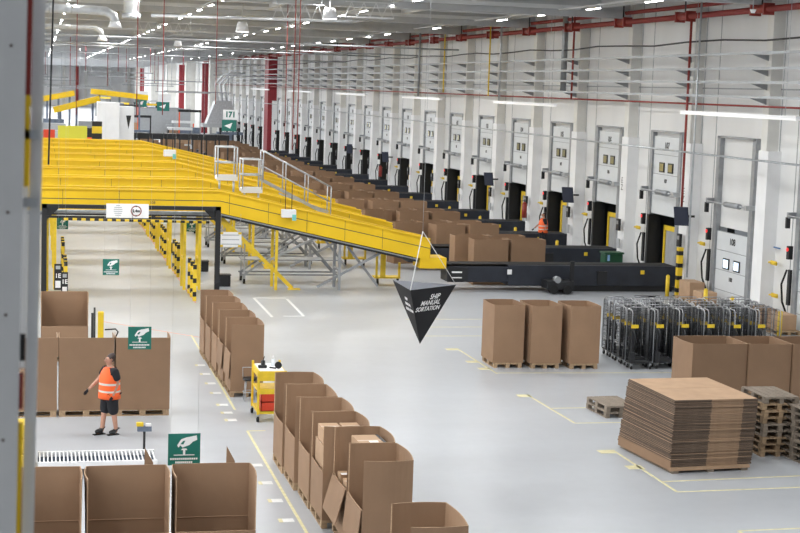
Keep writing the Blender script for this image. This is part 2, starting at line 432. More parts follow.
def bollard(p):
    MB().cyl((0, 0, 0), (0, 0, .82), .075, yel2, 14).build('post', p); MB().box(-.12, .12, -.12, .12, 0, .015, steel_d).build('base_plate', p)
    MB().cone((0, 0, .82), (0, 0, .86), .075, .03, yel2, 14).build('cap', p)
pb = [(23.5, 46.35, 0), (23.4, 49.8, 0), (23.35, 51.9, 0), (23.55, 55.9, 0)] + [(23.5, 62.5+BAY*k, 0) for k in range(5)]
proto_copy('bollard', bollard, pb, '%s yellow floor bollard before the dock wall', 'bollard', 'yellow bollards at the docks')
def hook(p):
    MB().tube([(0, .22, 0), (-.12, .2, 0), (-.18, 0, .04), (-.12, -.2, 0), (0, -.22, 0)], .028, yel2, 6).build('hoop', p)
    MB().box(-.04, 0, -.22, .22, -.07, .07, yel2).build('plate', p)
proto_copy('wall_guard_bracket', hook, [(24.6, 49.2, 2.1), (24.6, 49.0, 1.0)]+[(24.6, 55.2+BAY*k, 2.15) for k in range(9)],
           '%s small yellow bracket on the dock wall between doors', 'bracket', 'yellow wall brackets')
t = empty('hazard_post', (24.1, 56.15, 0), label='yellow and black striped guard post at foot of the white pier', cat='guard post')
MB().box(-.1, .1, -.1, .1, 0, 1.9, hazz).build('post', t); MB().box(-.15, .15, -.15, .15, 0, .02, black).build('base_plate', t)
for (loc, lb) in (((23.9, 75.6, 1.35), 'red fire extinguisher on pier under a black control box'), ((23.9, 110.3, 1.3), 'distant red fire extinguisher on a pier beyond the cardboard boxes')):
    t = empty('fire_extinguisher', loc, label=lb, cat='fire extinguisher')
    MB().cyl((0, 0, 0), (0, 0, .7), .13, red, 14).cone((0, 0, .7), (0, 0, .8), .13, .04, red, 14).build('cylinder', t)
    MB().cyl((0, 0, .8), (0, 0, .92), .03, black).tube([(0, 0, .88), (-.2, 0, .85), (-.22, 0, .4)], .02, black, 6).build('hose', t)
text('pier_letters', 'E\nZ', .35, black, [o for o in bpy.data.objects if o.name == 'wall_right'][0], (24.2, 62.95, 3.9), rot=(PI/2, 0, -PI/2))
text('pier_letters', 'E\nZ', .35, black, [o for o in bpy.data.objects if o.name == 'wall_right'][0], (24.2, 56.35, 3.9), rot=(PI/2, 0, -PI/2))
t = empty('lift_barrier_hook', (24.78, 50.0, 2.6), label='blue horizontal rod on the wall right of the closed door', cat='rod')
MB().cyl((0, -.8, 0), (0, .8, 0), .025, mat('blue_paint', (.1, .2, .4), .5)).build('rod', t)

# ------------------------------------------------------------------ ceiling lamps
def trunk(p):
    MB().box(-.05, .05, -.75, .75, 0, .06, lampo).build('housing', p)
    MB().box(-.045, .045, -.74, .74, -.02, 0, lampm).build('diffuser', p)
rows = [(1.2, 5.2, 18, 260, 'left'), (7.3, 5.2, 18, 260, 'middle'), (14.0, 5.2, 12, 260, 'right'), (21.2, 6.3, 34, 230, 'dock wall'), (-6, 9, 10, 200, 'added left'), (-14, 9, 10, 200, 'leftmost')]  # last two rows added for lighting alone, out of view
tp = None
for (x, st, y0, y1, nm) in rows:
    y = y0
    while y < y1:
        lb = 'white ceiling strip lamp in the %s row of lamps' % nm
        if tp is None:
            tp = empty('ceiling_lamp', (x, y, 11.0), label=lb, cat='lamp', group='lamps in the %s ceiling row' % nm); trunk(tp)
        else: copy_tree(tp, loc=(x, y, 11.0), label=lb, group='lamps in the %s ceiling row' % nm)
        y += st
    trim(MB().box(x-.04, x+.04, y0, y1, 11.10, 11.16, purl))
def bay(p):
    MB().cone((0, 0, 0), (0, 0, .42), .31, .2, lampo, 20).build('shade', p)
    MB().cyl((0, 0, -.02), (0, 0, 0), .28, mat('bay_diffuser', (1, 1, 1), .5, emit=(1, 1, 1), es=2.5), 20).build('diffuser', p)
    MB().cyl((0, 0, .45), (0, 0, 1.6), .02, steel, 6).build('hanger', p)
proto_copy('high_bay_lamp', bay, [(10.82, 60, 10.2), (8.7, 70, 9.9), (9.24, 110, 10.0)],
           ['large round white lamp hung near the top centre',             'round white lamp left of the lattice trusses', 'distant round white lamp near the small duct outlet'], 'lamp', 'round ceiling lamps')

t = empty('camera_dome', (18.92, 40, 9.98), label='tiny round white dome hung before the red pipes at top right', cat='camera')
MB().cone((0, 0, 0), (0, 0, .1), .05, .09, lampo, 16).build('dome', t); MB().cyl((0, 0, .1), (0, 0, ZC-9.98), .015, steel, 6).build('hanger', t)
# ducts
t = empty('ventilation_duct', (0, 60, 10.15), label='large silver duct with elbow and white bell outlet, nearer of two', cat='duct')
MB().tube([(-14, 0, 0), (0, 0, 0), (1.6, 0, 0), (2.35, 0, -.03), (2.62, 0, -.18), (2.69, 0, -.42)], .17, duct, 16).build('pipe', t)
for x in (-2, -.6, .3, 1.1): MB().cyl((x-.03, 0, 0), (x+.03, 0, 0), .18, steel, 16).build('ring', t)
MB().cone((2.69, 0, -.62), (2.69, 0, -.40), .26, .17, white, 20).build('outlet', t)
t = empty('ventilation_duct', (0, 75, 9.95), label='smaller silver duct with white bell outlet, farther of two', cat='duct')
MB().tube([(-14, 0, 0), (1.8, 0, 0), (2.5, 0, 0), (2.72, 0, -.12), (2.78, 0, -.34)], .11, duct, 14).build('pipe', t)
MB().cone((2.78, 0, -.58), (2.78, 0, -.32), .25, .12, white, 20).build('outlet', t)
t = empty('ventilation_duct', (3.4, 62, 10.0), label='vertical silver duct stub right of the bell outlets', cat='duct')
MB().cyl((0, 0, .1), (0, 0, 2.2), .3, duct, 16).build('pipe', t)
MB().cyl((0, 0, -.05), (0, 0, .15), .36, steel, 16).build('collar', t)
t = empty('ventilation_duct', (0, 64, 10.2), label='long thin white duct running right from the silver stub', cat='duct')
MB().cyl((4.3, 0, 0), (12.5, 0, .1), .07, duct, 12).build('pipe', t)
for k, (X, Y, z) in enumerate(((5.8, 85, 10.1), (6.9, 85, 10.1), (12.8, 62, 10.4), (9.6, 60, 10.1))):
    t = empty('lattice_truss', (X, Y, z), label=['white lattice bracket under ceiling, left of the pair', 'white lattice bracket under ceiling, right of the pair',
              'white lattice truss beside the large round lamp', 'white lattice truss left of the large round lamp'][k], cat='truss')
    m_ = MB(); m_.bar((-1, 0, 0), (1, 0, 0), .04, .04, purl); m_.bar((-1, 0, .6), (1, 0, .6), .04, .04, purl)
    for i in range(4): m_.bar((-1+i*.5, 0, 0), (-.75+i*.5, 0, .6), .03, .03, purl); m_.bar((-.75+i*.5, 0, .6), (-.5+i*.5, 0, 0), .03, .03, purl)
    m_.build('lattice', t)
    for s_ in (-.9, .9): MB().cyl((s_, 0, .6), (s_, 0, ZC-z), .012, steel, 5).build('hanger', t)
for i, (X, Y, z0) in enumerate(((7.12, 45, 5.75), (7.42, 46, 5.75), (2.65, 45, 6.6), (3.9, 52, 6.5), (6.5, 60, 6.8), (1.35, 62, 6.2), (9.8, 64, 5.4))):
    MB().cyl((X, Y, z0), (X, Y, ZC), .017, red, 6).build('hanging_cable', label='thin red cable hanging from the ceiling, %s' %
        ['left of the close pair', 'right of the close pair', 'above the left part of the yellow belts', 'above the middle of the yellow belts', 'above the bend of the yellow belts', 'near the black rod at left', 'above the sloping belts'][i], cat='cable')
MB().tube([(.2, 25, 12.3), (.185, 25, 9), (.13, 25, 6.25)], .016, black, 6).build('hanging_cable', label='black cable hanging at left beside the grey post', cat='cable')

# crosswise pipes under roof at the far left
for i, (Y, z) in enumerate(((90, 10.0), (100, 9.8), (112, 9.9), (125, 9.6), (150, 10.0), (170, 9.7))):
    MB().cyl((-10, Y, z), (24, Y, z), .045, (grey, grey, steel, steel, redc, grey)[i], 8).build('roof_pipe', label='%s pipe crossing the hall under the roof' % ORD[i], cat='pipe')

# ------------------------------------------------------------------ yellow belts
ZT, ZB = 3.66, 2.86
def belt(k):
    Y = 57.4+BAY*k; W = 1.25
    t = empty('belt_conveyor', (0, Y, 0), label='%s yellow high-sided belt conveyor sloping down towards the docks' % ORD[k], cat='conveyor', group='yellow belt conveyors')
    path = [(-16, 0), (6.45, 0), (14.45, -1.68)]
    for y0, nm in ((0, 'near'), (W-.06, 'far')):
        m_ = MB()
        up = [(-16, ZT), (6.45, ZT), (14.45, 1.99)]; lo = [(-16, ZB), (6.45, ZB), (14.45, 1.17)]
        m_.prism(lo+up[::-1], .06, yel, lambda a, b, c, y0=y0: (a, y0+c, b))
        for (A, B) in zip(up, up[1:]):       # rolled rim and mid seam
            m_.bar((A[0], y0-.01 if y0 == 0 else y0+.07, A[1]), (B[0], y0-.01 if y0 == 0 else y0+.07, B[1]), .16, .05, yel)
            m_.bar((A[0], y0-.004, A[1]-.36), (B[0], y0-.004, B[1]-.36), .012, .025, card_dark)
        x = -15.2
        while x < 14:
            zt = ZT if x < 6.45 else ZT-(x-6.45)*.209
            m_.box(x, x+.012, y0-.008, y0, zt-.78, zt-.04, card_dark) if y0 == 0 else None
            x += 2.0 if x < 6.5 else 1.45
        m_.build('side_guard', t)
    m_ = MB()
    for (A, B) in zip(((-16, ZB+.2), (6.45, ZB+.2), (14.45, 1.37)), ((6.45, ZB+.2), (14.45, 1.37))): m_.bar((A[0], W/2, A[1]), (B[0], W/2, B[1]), W-.14, .05, rubber)
    m_.build('belt', t)
    m_ = MB()
    for (A, B) in zip(((-16, ZB-.05), (6.45, ZB-.05), (14.0, 1.2)), ((6.45, ZB-.05), (14.0, 1.2))):
        m_.bar((A[0], .02, A[1]), (B[0], .02, B[1]), .1, .05, steel_d); m_.bar((A[0], .02, A[1]-.06), (B[0], .02, B[1]-.06), .1, .08, black); m_.bar((A[0], W-.04, A[1]), (B[0], W-.04, B[1]), .1, .09, black)
        m_.bar((A[0], W/2, A[1]-.08), (B[0], W/2, B[1]-.08), W-.2, .04, black)
    m_.build('underframe', t)
    m_ = MB(); m_.box(14.1, 15.15, .05, W-.05, .85, 1.27, yel).box(14.1, 14.5, .05, W-.05, 1.2, 1.9, yel); m_.build('discharge_hood', t, bevel=.02)
    if k < 6:
        for X in (-3, .55, 5.2, 5.75, 8.6, 11.0):
            zt = (ZB if X < 6.45 else ZB-(X-6.45)*.209)-.1
            for yy in (.08, W-.1):
                MB().box(X-.05, X+.05, yy-.05, yy+.05, 0, zt, yel2 if X < 10 else steel_d).build('leg', t)
            MB().box(X-.04, X+.04, .12, W-.14, zt*.4, zt*.4+.07, yel2 if X < 10 else steel_d).build('cross_brace', t)
        for (a, b_) in ((6.5, 9.25),):
            m_ = MB(); m_.bar((a, .3, 2.7), (b_, .3, .05), .12, .14, yel2); m_.box(b_-.15, b_+.3, .15, .45, 0, .04, yel2); m_.build('diagonal_brace', t)
        m_ = MB(); m_.bar((10.2, .3, .1), (12.6, .3, 1.4), .09, .09, steel_d); m_.bar((8.2, .9, .9), (10.2, .9, 1.9), .08, .08, steel); m_.bar((11.4, .6, 1.6), (12.6, .6, .1), .09, .09, steel_d)
        m_.build('steel_brace', t)
    return t
for k in range(8): belt(k)

# number text on the belt sides
for (k, X, z, s) in ((0, 4.0, 3.2, '108'), (1, 3.3, 3.25, '107')):
    o = [o for o in bpy.data.objects if o.name.startswith('belt_conveyor')][k]
    text('marking', s, .14, card_dark, o, (X, -.02, z))

# crossing platforms with stairs on the belts
def platform(p):
    MB().box(0, .75, 0, 1.0, -.12, .02, white).box(-.03, .78, -.02, .02, -.14, .1, white).build('deck', p)
    m_ = MB()
    for x in (0, .75):
        for y in (0, .95): m_.cyl((x, y, 0), (x, y, 1.15), .028, steel, 8)
    for z in (.55, 1.15): m_.cyl((0, 0, z), (.75, 0, z), .026, steel); m_.cyl((0, .95, z), (.75, .95, z), .026, steel); m_.cyl((0, 0, z), (0, .95, z), .026, steel)
    m_.build('guard_rail', p)
    MB().cyl((.1, .2, -.6), (.1, .2, -.12), .04, steel).build('support', p); MB().cyl((.65, .2, -.7), (.65, .2, -.12), .04, steel).build('support', p)
def stair(p):
    m_ = MB(); n = 9; dx, dz = 2.7, -1.35
    for y in (0, .8): m_.bar((0, y, 0), (dx, y, dz), .05, .12, steel)
    m_.build('stringer', p)
    for i in range(1, n): MB().box(dx*i/n-.1, dx*i/n+.1, .02, .78, dz*i/n-.01, dz*i/n+.01, steel).build('tread', p)
    m_ = MB()
    for y in (0, .8):
        m_.cyl((0, y, 1.15), (dx, y, 1.15+dz), .026, steel); m_.cyl((0, y, .55), (dx, y, .55+dz), .02, steel)
        for tt in (0, .33, .66, 1): m_.cyl((dx*tt, y, dz*tt), (dx*tt, y, 1.15+dz*tt), .022, steel)
    m_.build('handrail', p)
for i, (X, Y, z) in enumerate(((6.7, 60.6, 4.0), (7.65, 60.4, 3.55))):
    platform(empty('crossing_platform', (X, Y, z), label=['small white platform with steel rails on belts, left one', 'small white platform with steel rails on belts, lower right one'][i], cat='platform'))
for i, (X, Y, z) in enumerate(((8.45, 60.45, 3.9),)):
    stair(empty('service_stairs', (X, Y, z), label='silver service stairs going down the slope between yellow belts', cat='stairs'))
t = empty('service_ladder', (10.3, 59.5, 2.7), label='short silver ladder lying on the sloping yellow belts', cat='ladder')
MB().bar((-1.3, 0, .75), (.6, 0, .1), .04, .06, steel).bar((-1.3, .4, .75), (.6, .4, .1), .04, .06, steel).build('rail', t)
for i in range(5): MB().cyl((-1.1+i*.36, 0, .68-i*.123), (-1.1+i*.36, .4, .68-i*.123), .018, steel, 6).build('rung', t)
for i, (X, Y, z) in enumerate(((8.97, 57.2, 2.75), (5.6, 70, 4.3))):
    t = empty('access_point', (X, Y, z), label=['white boxy device on bracket at the nearest yellow belt', 'small white box over the farther yellow belts'][i], cat='device')
    MB().box(-.27, .27, -.15, .1, 0, .3, white).build('housing', t, bevel=.03)
    MB().cyl((-.12, 0, .3), (-.12, 0, 1.25), .015, black, 6).cyl((.12, 0, .3), (.12, 0, 1.25), .015, black, 6).build('bracket', t)
    MB().box(.12, .27, -.17, -.15, -.1, .12, mat('teal', (.2, .6, .55), .5)).build('tag', t)

# height-limit gate
t = empty('height_limit_gate', (0, 56, 0), label='black steel gate frame standing before the yellow belts', cat='gate')
for x in (.16, 6.24): MB().box(x-.09, x+.09, -.09, .09, 0, 3.2, black).build('post', t)
MB().box(.07, 6.33, -.09, .09, 3.06, 3.2, black).box(.07, 6.33, -.05, .05, 2.72, 2.80, black).build('beam', t)
MB().cyl((.5, .2, 2.94), (6.2, .2, 2.94), .07, steel, 10).build('roller', t)
for s, x in ((1, .2), (-1, 6.2)): MB().prism([(x, 3.1), (x+s*.5, 3.1), (x, 2.6)], .05, black).build('gusset', t)
MB().box(.16, .32, .12, .2, 0, 2.9, yel2).build('guard_rail', t)
t = empty('height_bar', (0, 55.7, 0), label='yellow and black striped bar hung across the gate', cat='bar')
MB().cyl((.75, 0, 2.71), (5.9, 0, 2.66), .045, hazx, 10).build('bar', t)
for x in (.9, 3.2, 5.7): MB().cyl((x, 0, 2.7), (x, 0, 3.06), .008, black, 5).build('chain', t)
t = empty('clearance_sign', (3.02, 55.75, 3.02), label='white height limit sign with red circle hung on the gate beam', cat='sign')
MB().box(-.74, .74, 0, .03, -.25, .25, whsign).build('panel', t)
m_ = MB()
n = 28; c = .3
for i in range(n):
    a0, a1 = 2*PI*i/n, 2*PI*(i+1)/n
    q = [(c+rr*math.cos(a), rr*math.sin(a)) for rr, a in ((.155, a0), (.19, a0), (.19, a1), (.155, a1))]
    m_.prism(q, .004, red, lambda a, b, d: (a, -d, b))
m_.prism([(c-.04, .19), (c+.04, .19), (c, .13)], .005, black, lambda a, b, d: (a, -d, b)); m_.prism([(c-.04, -.19), (c+.04, -.19), (c, -.13)], .005, black, lambda a, b, d: (a, -d, b))
m_.build('ring_symbol', t)
text('lettering', '2.4m', .135, black, t, (c, -.006, 0), bold=.006)
m_ = MB()
for i, w in enumerate((.14, .26, .3, .3, .26, .2)):
    m_.box(-.33-w/2, -.33+w/2, -.004, 0, .18-i*.07, .205-i*.07, grey)
m_.build('small_print', t)

def rectboard(name, loc, w, h, label, lines):
    t = empty(name, loc, label=label, cat='sign'); MB().box(-w/2, w/2, 0, .02, -h/2, h/2, whsign).build('panel', t)
    m_ = MB()
    for i in range(lines): m_.box(-w*.4, w*.4, -.004, 0, h*.3-i*h*.6/max(1, lines-1)-.015, h*.3-i*h*.6/max(1, lines-1)+.015, grey)
    for s in (-1, 1):
        for q in (-1, 1): m_.box(s*w*.42-.06, s*w*.42+.06, -.005, 0, q*h*.42-.04, q*h*.42+.04, yel2)
    m_.build('small_print', t)
    for s in (-1, 1): MB().cyl((s*w*.45, .01, h/2), (s*w*.45, .01, .95), .006, steel, 5).build('wire', t)
    return t
rectboard('notice_board', (6.85, 57.2, 1.9), .8, .56, 'white notice board with yellow corners right of the gate', 3)
rectboard('notice_board', (5.9, 63.5, 2.2), .8, .5, 'small white notice board seen through the gate', 2)

# green signs
def hand_sign(loc, w, label, wires=True):
    t = empty('safety_sign', loc, label=label, cat='sign', group='green hanging safety signs')
    MB().box(-w/2, w/2, 0, .012, -w*.5, w*.5, green).build('panel', t)
    F = lambda a, b, d: (a*w, -d-.001, b*w)
    m_ = MB()
    m_.prism([(-.22, .13), (-.10, .32), (.06, .38), (.18, .40), (.38, .44), (.40, .30), (.26, .24), (.16, .14), (.05, .10), (-.05, .06), (-.12, .13), (-.18, .06)], .004, whsign, F)   # pressing hand
    m_.prism([(-.10, -.02), (.10, -.02), (.06, .03), (-.06, .03)], .004, whsign, F)
    m_.prism([(-.035, -.16), (.035, -.16), (.035, -.02), (-.035, -.02)], .004, whsign, F)
    m_.prism([(-.32, -.19), (.32, -.19), (.32, -.165), (-.32, -.165)], .004, whsign, F)
    m_.build('hand_symbol', t)
    m_ = MB(); m_.prism([(-.12, .17), (-.04, .27), (.03, .28), (-.03, .16)], .006, green, F); m_.build('finger_gap', t)
    m_ = MB()
    for r_, (n_, hw) in enumerate(((13, .43), (9, .27))):
        for i in range(n_):
            a = -hw+i*2*hw/n_; m_.prism([(a, -.33-.11*r_), (a+1.5*hw/n_, -.33-.11*r_), (a+1.5*hw/n_, -.27-.11*r_), (a, -.27-.11*r_)], .003, whsign, F)
    m_.build('lettering', t)
    for s in (-1, 1): MB().cyl((s*w*.42, .006, w*.5), (s*w*.42, .006, ZC-loc[2]), .0014, steel, 4).build('wire', t)
hand_sign((2.22, 24.0, 1.92), .5, 'largest green safety sign with white hand, over the front cardboard boxes')
hand_sign((2.14, 34.0, 2.04), .5, 'green safety sign with white hand above the walking person')
hand_sign((2.17, 49.0, 1.82), .5, 'green safety sign with white hand framed by the gate')
hand_sign((.85, 60.3, 2.13), .42, 'small green safety sign by the left gate post')
hand_sign((5.72, 60.3, 2.10), .42, 'small green safety sign by the right yellow legs')
for i, (X, Y, z0, z1, w, s) in enumerate(((.52, 45, 1.63, 2.37, .21, '1E'), (.69, 44, 1.59, 2.26, .18, '1E'))):
    t = empty('lane_sign', (X, Y, 0), label=['black hanging lane sign marked 1E, left and larger', 'black hanging lane sign, right and lower of the pair'][i], cat='sign')
    MB().box(-w/2, w/2, 0, .015, z0, z1, black).build('panel', t)
    text('lettering', s, .17, whsign, t, (0, -.006, z0+.40), bold=.004)
    MB().box(-w*.35, w*.35, -.005, 0, z0+.06, z0+.26, whsign).build('label_field', t); MB().box(-w*.3, w*.3, -.005, 0, z1-.15, z1-.05, grey).build('logo_strip', t)
    MB().cyl((0, .008, z1), (0, .008, ZC), .0014, steel, 4).build('wire', t)

# black pyramid sign
t = empty('hanging_sign', (0, 0, 0), label='black inverted pyramid hanging sign reading SHIP MANUAL SORTATION', cat='sign')
A, B, D_, T = V((6.90, 30.35, 3.80)), V((6.985, 29.15, 3.75)), V((8.11, 29.95, 3.76)), V((7.385, 29.85, 2.58))
m_ = MB(); vs = [m_.bm.verts.new(p) for p in (A, B, D_, T)]
m_.mats = [blk2]
blk3 = mat('sign_black', (.007, .0075, .010), .75)
topm = mat('sign_top_navy', (.05, .06, .09), .5)
m_.face([vs[0], vs[1], vs[3]], blk3); m_.face([vs[1], vs[2], vs[3]], blk3); m_.face([vs[2], vs[0], vs[3]], blk3); m_.face([vs[0], vs[2], vs[1]], topm)
m_.build('pyramid', t)
ex = (D_-B).normalized(); nrm = (D_-B).cross(T-B).normalized()
if nrm.y > 0: nrm = -nrm
ez = ex.cross(nrm)
if ez.z < 0: ez = -ez
ez = ez.normalized()
def lettered(s, size, u_, v_, base, ex_, ez_, n_, italic=True):
    cu = bpy.data.curves.new('lettering', 'FONT'); cu.body = s; cu.size = size; cu.align_x = 'CENTER'; cu.align_y = 'CENTER'; cu.extrude = .001; cu.shear = .2; cu.offset = .003
    tt = bpy.data.objects.new('tmp', cu); C.objects.link(tt)
    me = bpy.data.meshes.new_from_object(tt.evaluated_get(bpy.context.evaluated_depsgraph_get())); bpy.data.objects.remove(tt)
    me.materials.clear(); me.materials.append(whsign)
    o = bpy.data.objects.new('lettering', me); C.objects.link(o); o.parent = t
    M4 = Matrix((ex_, ez_, n_)).transposed().to_4x4(); M4.translation = base+ex_*u_+ez_*v_+n_*.004
    o.matrix_local = M4
for i, (s, sz, uu) in enumerate((('SHIP', .15, .80), ('MANUAL', .14, .71), ('SORTATION', .128, .67))): lettered(s, sz, uu, -.20-i*.125, B, ex, ez, nrm)
ex2 = (B-A).normalized(); n2_ = (B-A).cross(T-A).normalized()
if n2_.x > 0: n2_ = -n2_
ez2 = ex2.cross(n2_); ez2 = ez2 if ez2.z > 0 else -ez2
for i, s in enumerate(('SHIP', 'MANUAL', 'SORTATION')): lettered(s, .085, .66, -.28-i*.12, A, ex2, ez2, n2_)
K = V((7.34, 29.75, 4.84))
MB().cyl(B, K, .009, ropem, 6).build('rope', t); MB().cyl(D_, K, .006, ropem, 6).build('rope', t)
MB().cyl(K, (K.x, K.y, ZC), .004, steel, 5).build('wire', t)

# ------------------------------------------------------------------ telescopic conveyors at the docks
def telescopic(k):
    Y = 57.35+BAY*k
    t = empty('telescopic_conveyor', (0, Y, 0), label='%s black telescopic conveyor reaching out of a dock door' % ORD[k], cat='conveyor', group='black dock conveyors')
    MB().box(17.6, 24.5, 0, 1.25, .22, 1.02, blk2).build('body', t, bevel=.03)
    MB().box(15.2, 18.2, .09, 1.16, .34, .94, blk2).build('extension', t, bevel=.02)
    MB().box(15.2, 24.4, .2, 1.05, 1.02, 1.035, rubber).build('belt', t)
    MB().box(19.7, 24.4, .1, 1.15, 0, .22, black).build('base', t)
    m_ = MB(); m_.box(18.95, 20.0, -.75, .0, .18, .5, black); m_.box(19.9, 20.05, -.6, -.5, .3, 1.25, black); m_.cyl((19.2, -.82, .17), (19.2, -.5, .17), .17, rubber, 14); m_.cyl((19.75, -.82, .17), (19.75, -.5, .17), .17, rubber, 14)
    m_.cyl((19.35, -.78, .55), (19.35, -.5, .55), .13, steel_d, 12)
    m_.build('support_carriage', t)
    MB().box(17.55, 17.73, -.004, 0, .66, .85, whsign).build('label', t)
    MB().box(21.2, 21.6, -.06, 0, .3, .8, black).build('control_panel', t); MB().box(23.0, 23.15, -.04, 0, .7, .85, yel2).build('reflector', t)
    m_ = MB(); m_.box(22.2, 23.2, -1.6, -1.5, .0, .06, black)
    m_.build('stop_bar', t)
    MB().box(15.22, 16.0, .02, .088, .38, .9, black).box(15.35, 15.75, .01, .02, .7, .76, whsign).box(15.35, 15.75, .01, .02, .5, .54, whsign).build('head_panel', t)
    return t
for k in range(16): telescopic(k)

# ------------------------------------------------------------------ cardboard
def gaylord(parent_name, loc, w, d, h, label, group, rz=0, low=None, lowh=.86, bulge=.02, crease=False, seed=0, flap=None, skew=0.):
    """open carton w (x) by d (y); low in '-x','-y' lowers that wall"""
    rnd = random.Random(seed)
    t = empty(parent_name, loc, rz, label=label, cat='box', group=group)
    NS = 8; th = .014
    per = []
    cor = [(-w/2, -d/2), (w/2, -d/2), (w/2, d/2), (-w/2, d/2)]; side = ['-y', '+x', '+y', '-x']
    bl = {s: bulge*rnd.uniform(.5, 1.5) for s in side}
    nr = {'-y': (0, -1), '+x': (1, 0), '+y': (0, 1), '-x': (-1, 0)}
    for si in range(4):
        a, b_ = cor[si], cor[(si+1) % 4]
        for j in range(NS):
            q = j/NS
            if j == 0:
                per.append((side[si-1], 1., a)); per.append((side[si], 0., a))
            else: per.append((side[si], q, (a[0]+(b_[0]-a[0])*q, a[1]+(b_[1]-a[1])*q)))
    lv = [0, .45, lowh-.012, lowh, lowh+.012, lowh+.4, h]
    m_ = MB(); bm = m_.bm; mi = m_.mi(card); me_ = m_.mi(card_edge)
    def top(s):
        return lowh if s == low else h
    cols = []
    for (s, q, p) in per:
        co_, ci_ = [], []
        for z in lv:
            zz = min(z, top(s)); f = math.sin(PI*q)*bl[s]*(zz/h)**1.3
            if crease and abs(z-lowh) < 1e-6 and s != low: f -= .006
            n_ = nr[s]
            ex_ = skew*zz/h
            co_.append(bm.verts.new((p[0]+n_[0]*f+ex_, p[1]+n_[1]*f, zz)))
            # inner point: move to the middle
            ix = p[0]-math.copysign(th, p[0]) if abs(abs(p[0])-w/2) < 1e-5 else p[0]
            iy = p[1]-math.copysign(th, p[1]) if abs(abs(p[1])-d/2) < 1e-5 else p[1]
            ci_.append(bm.verts.new((ix+n_[0]*f+ex_, iy+n_[1]*f, max(zz, .01))))
        cols.append((s, co_, ci_))
    n = len(cols)
    for i in range(n):
        s1, o1, i1 = cols[i]; s2, o2, i2 = cols[(i+1) % n]
        if s1 != s2:
            # corner: bridge the two walls where both exist
            for l in range(len(lv)-1):
                if lv[l+1] <= min(top(s1), top(s2))+1e-6: pass
            # close the free vertical edge of the taller wall
            tall = (o1, i1) if top(s1) > top(s2) else ((o2, i2) if top(s2) > top(s1) else None)
            if tall:
                for l in range(len(lv)-1):
                    if lv[l+1] > min(top(s1), top(s2))+1e-6: m_.face([tall[0][l], tall[0][l+1], tall[1][l+1], tall[1][l]], card_edge)
            continue
        for l in range(len(lv)-1):
            if lv[l+1] <= top(s1)+1e-6:
                m_.face([o1[l], o2[l], o2[l+1], o1[l+1]], card); m_.face([i1[l], i1[l+1], i2[l+1], i2[l]], card)
        L_ = len(lv)-1
        while lv[L_] > top(s1)+1e-6: L_ -= 1
        m_.face([o1[L_], o2[L_], i2[L_], i1[L_]], card_edge)
    m_.box(-w/2+th, w/2-th, -d/2+th, d/2-th, 0.004, .02, card)
    o = m_.build('carton', t)
    if low and flap is not None:        # lowered flap hanging outside, swung out by angle flap
        a = flap; m_ = MB(); L_ = .62
        if low == '-x':
            R3 = Matrix.Rotation(a, 3, 'Y'); x = -w/2-.012
            m_.box(x-.008, x+.004, -d/2+.02, d/2-.02, lowh-L_, lowh, card, R3, (x, 0, lowh))
        else:
            R3 = Matrix.Rotation(-a, 3, 'X'); y = -d/2-.012
            m_.box(-w/2+.02, w/2-.02, y-.008, y+.004, lowh-L_, lowh, card, R3, (0, y, lowh))
        m_.build('lowered_flap', t)
    return t
PH = .144
def pallet_mb(m, m2=None, sx=.8, sy=1.2):
    m2 = m2 or m; p = MB()
    n = 5
    for i in range(n): x = -sx/2+.01+(sx-.02-.14)*i/(n-1); p.box(x, x+.14, -sy/2, sy/2, .122, .144, m)
    for y in (-sy/2, -.07, sy/2-.14): p.box(-sx/2, sx/2, y, y+.14, .1, .122, m2)
    for y in (-sy/2, -.07, sy/2-.14):
        for x in (-sx/2, -.05, sx/2-.1): p.box(x, x+.1, y, y+.14, .022, .1, m2)
    for x in (-sx/2, -.05, sx/2-.1): p.box(x, x+.1, -sy/2, sy/2, 0, .022, m)
    return p
pal = {}
def pallet(loc, rz, label, group=None, m=None, first=[None, None]):
    key = 1 if m is wood_g else 0
    if first[key] is None:
        mb = pallet_mb(m or wood); o = mb.build('wooden_pallet', loc=loc); first[key] = o
    else:
        o = first[key].copy(); C.objects.link(o); o.location = loc
    o.rotation_euler = (0, 0, rz)
    for kk in list(o.keys()):
        if kk in ('label', 'group', 'category'): del o[kk]
    return tag(o, label, 'pallet', group)
def parcel(loc, sx, sy, sz, label, rz=0, group='parcels in the middle row boxes', dark_end=False):
    t = empty('parcel', loc, rz, label=label, cat='parcel', group=group)
    MB().box(-sx/2, sx/2, -sy/2, sy/2, 0, sz, card_l).build('carton', t, bevel=.006)
    MB().box(-sx*.5, sx*.5, -.03, .03, sz, sz+.001, mat('parcel_tape', (.5, .38, .26), .3)).build('tape', t)
    MB().box(-.09+sx*.1, .06+sx*.1, -.16, -.04, sz+.001, sz+.003, whsign).build('shipping_label', t)
    if dark_end: MB().box(sx/2-.05, sx/2+.002, -sy/2-.002, sy/2+.002, -.0, sz+.002, black).build('black_band', t)
    return t

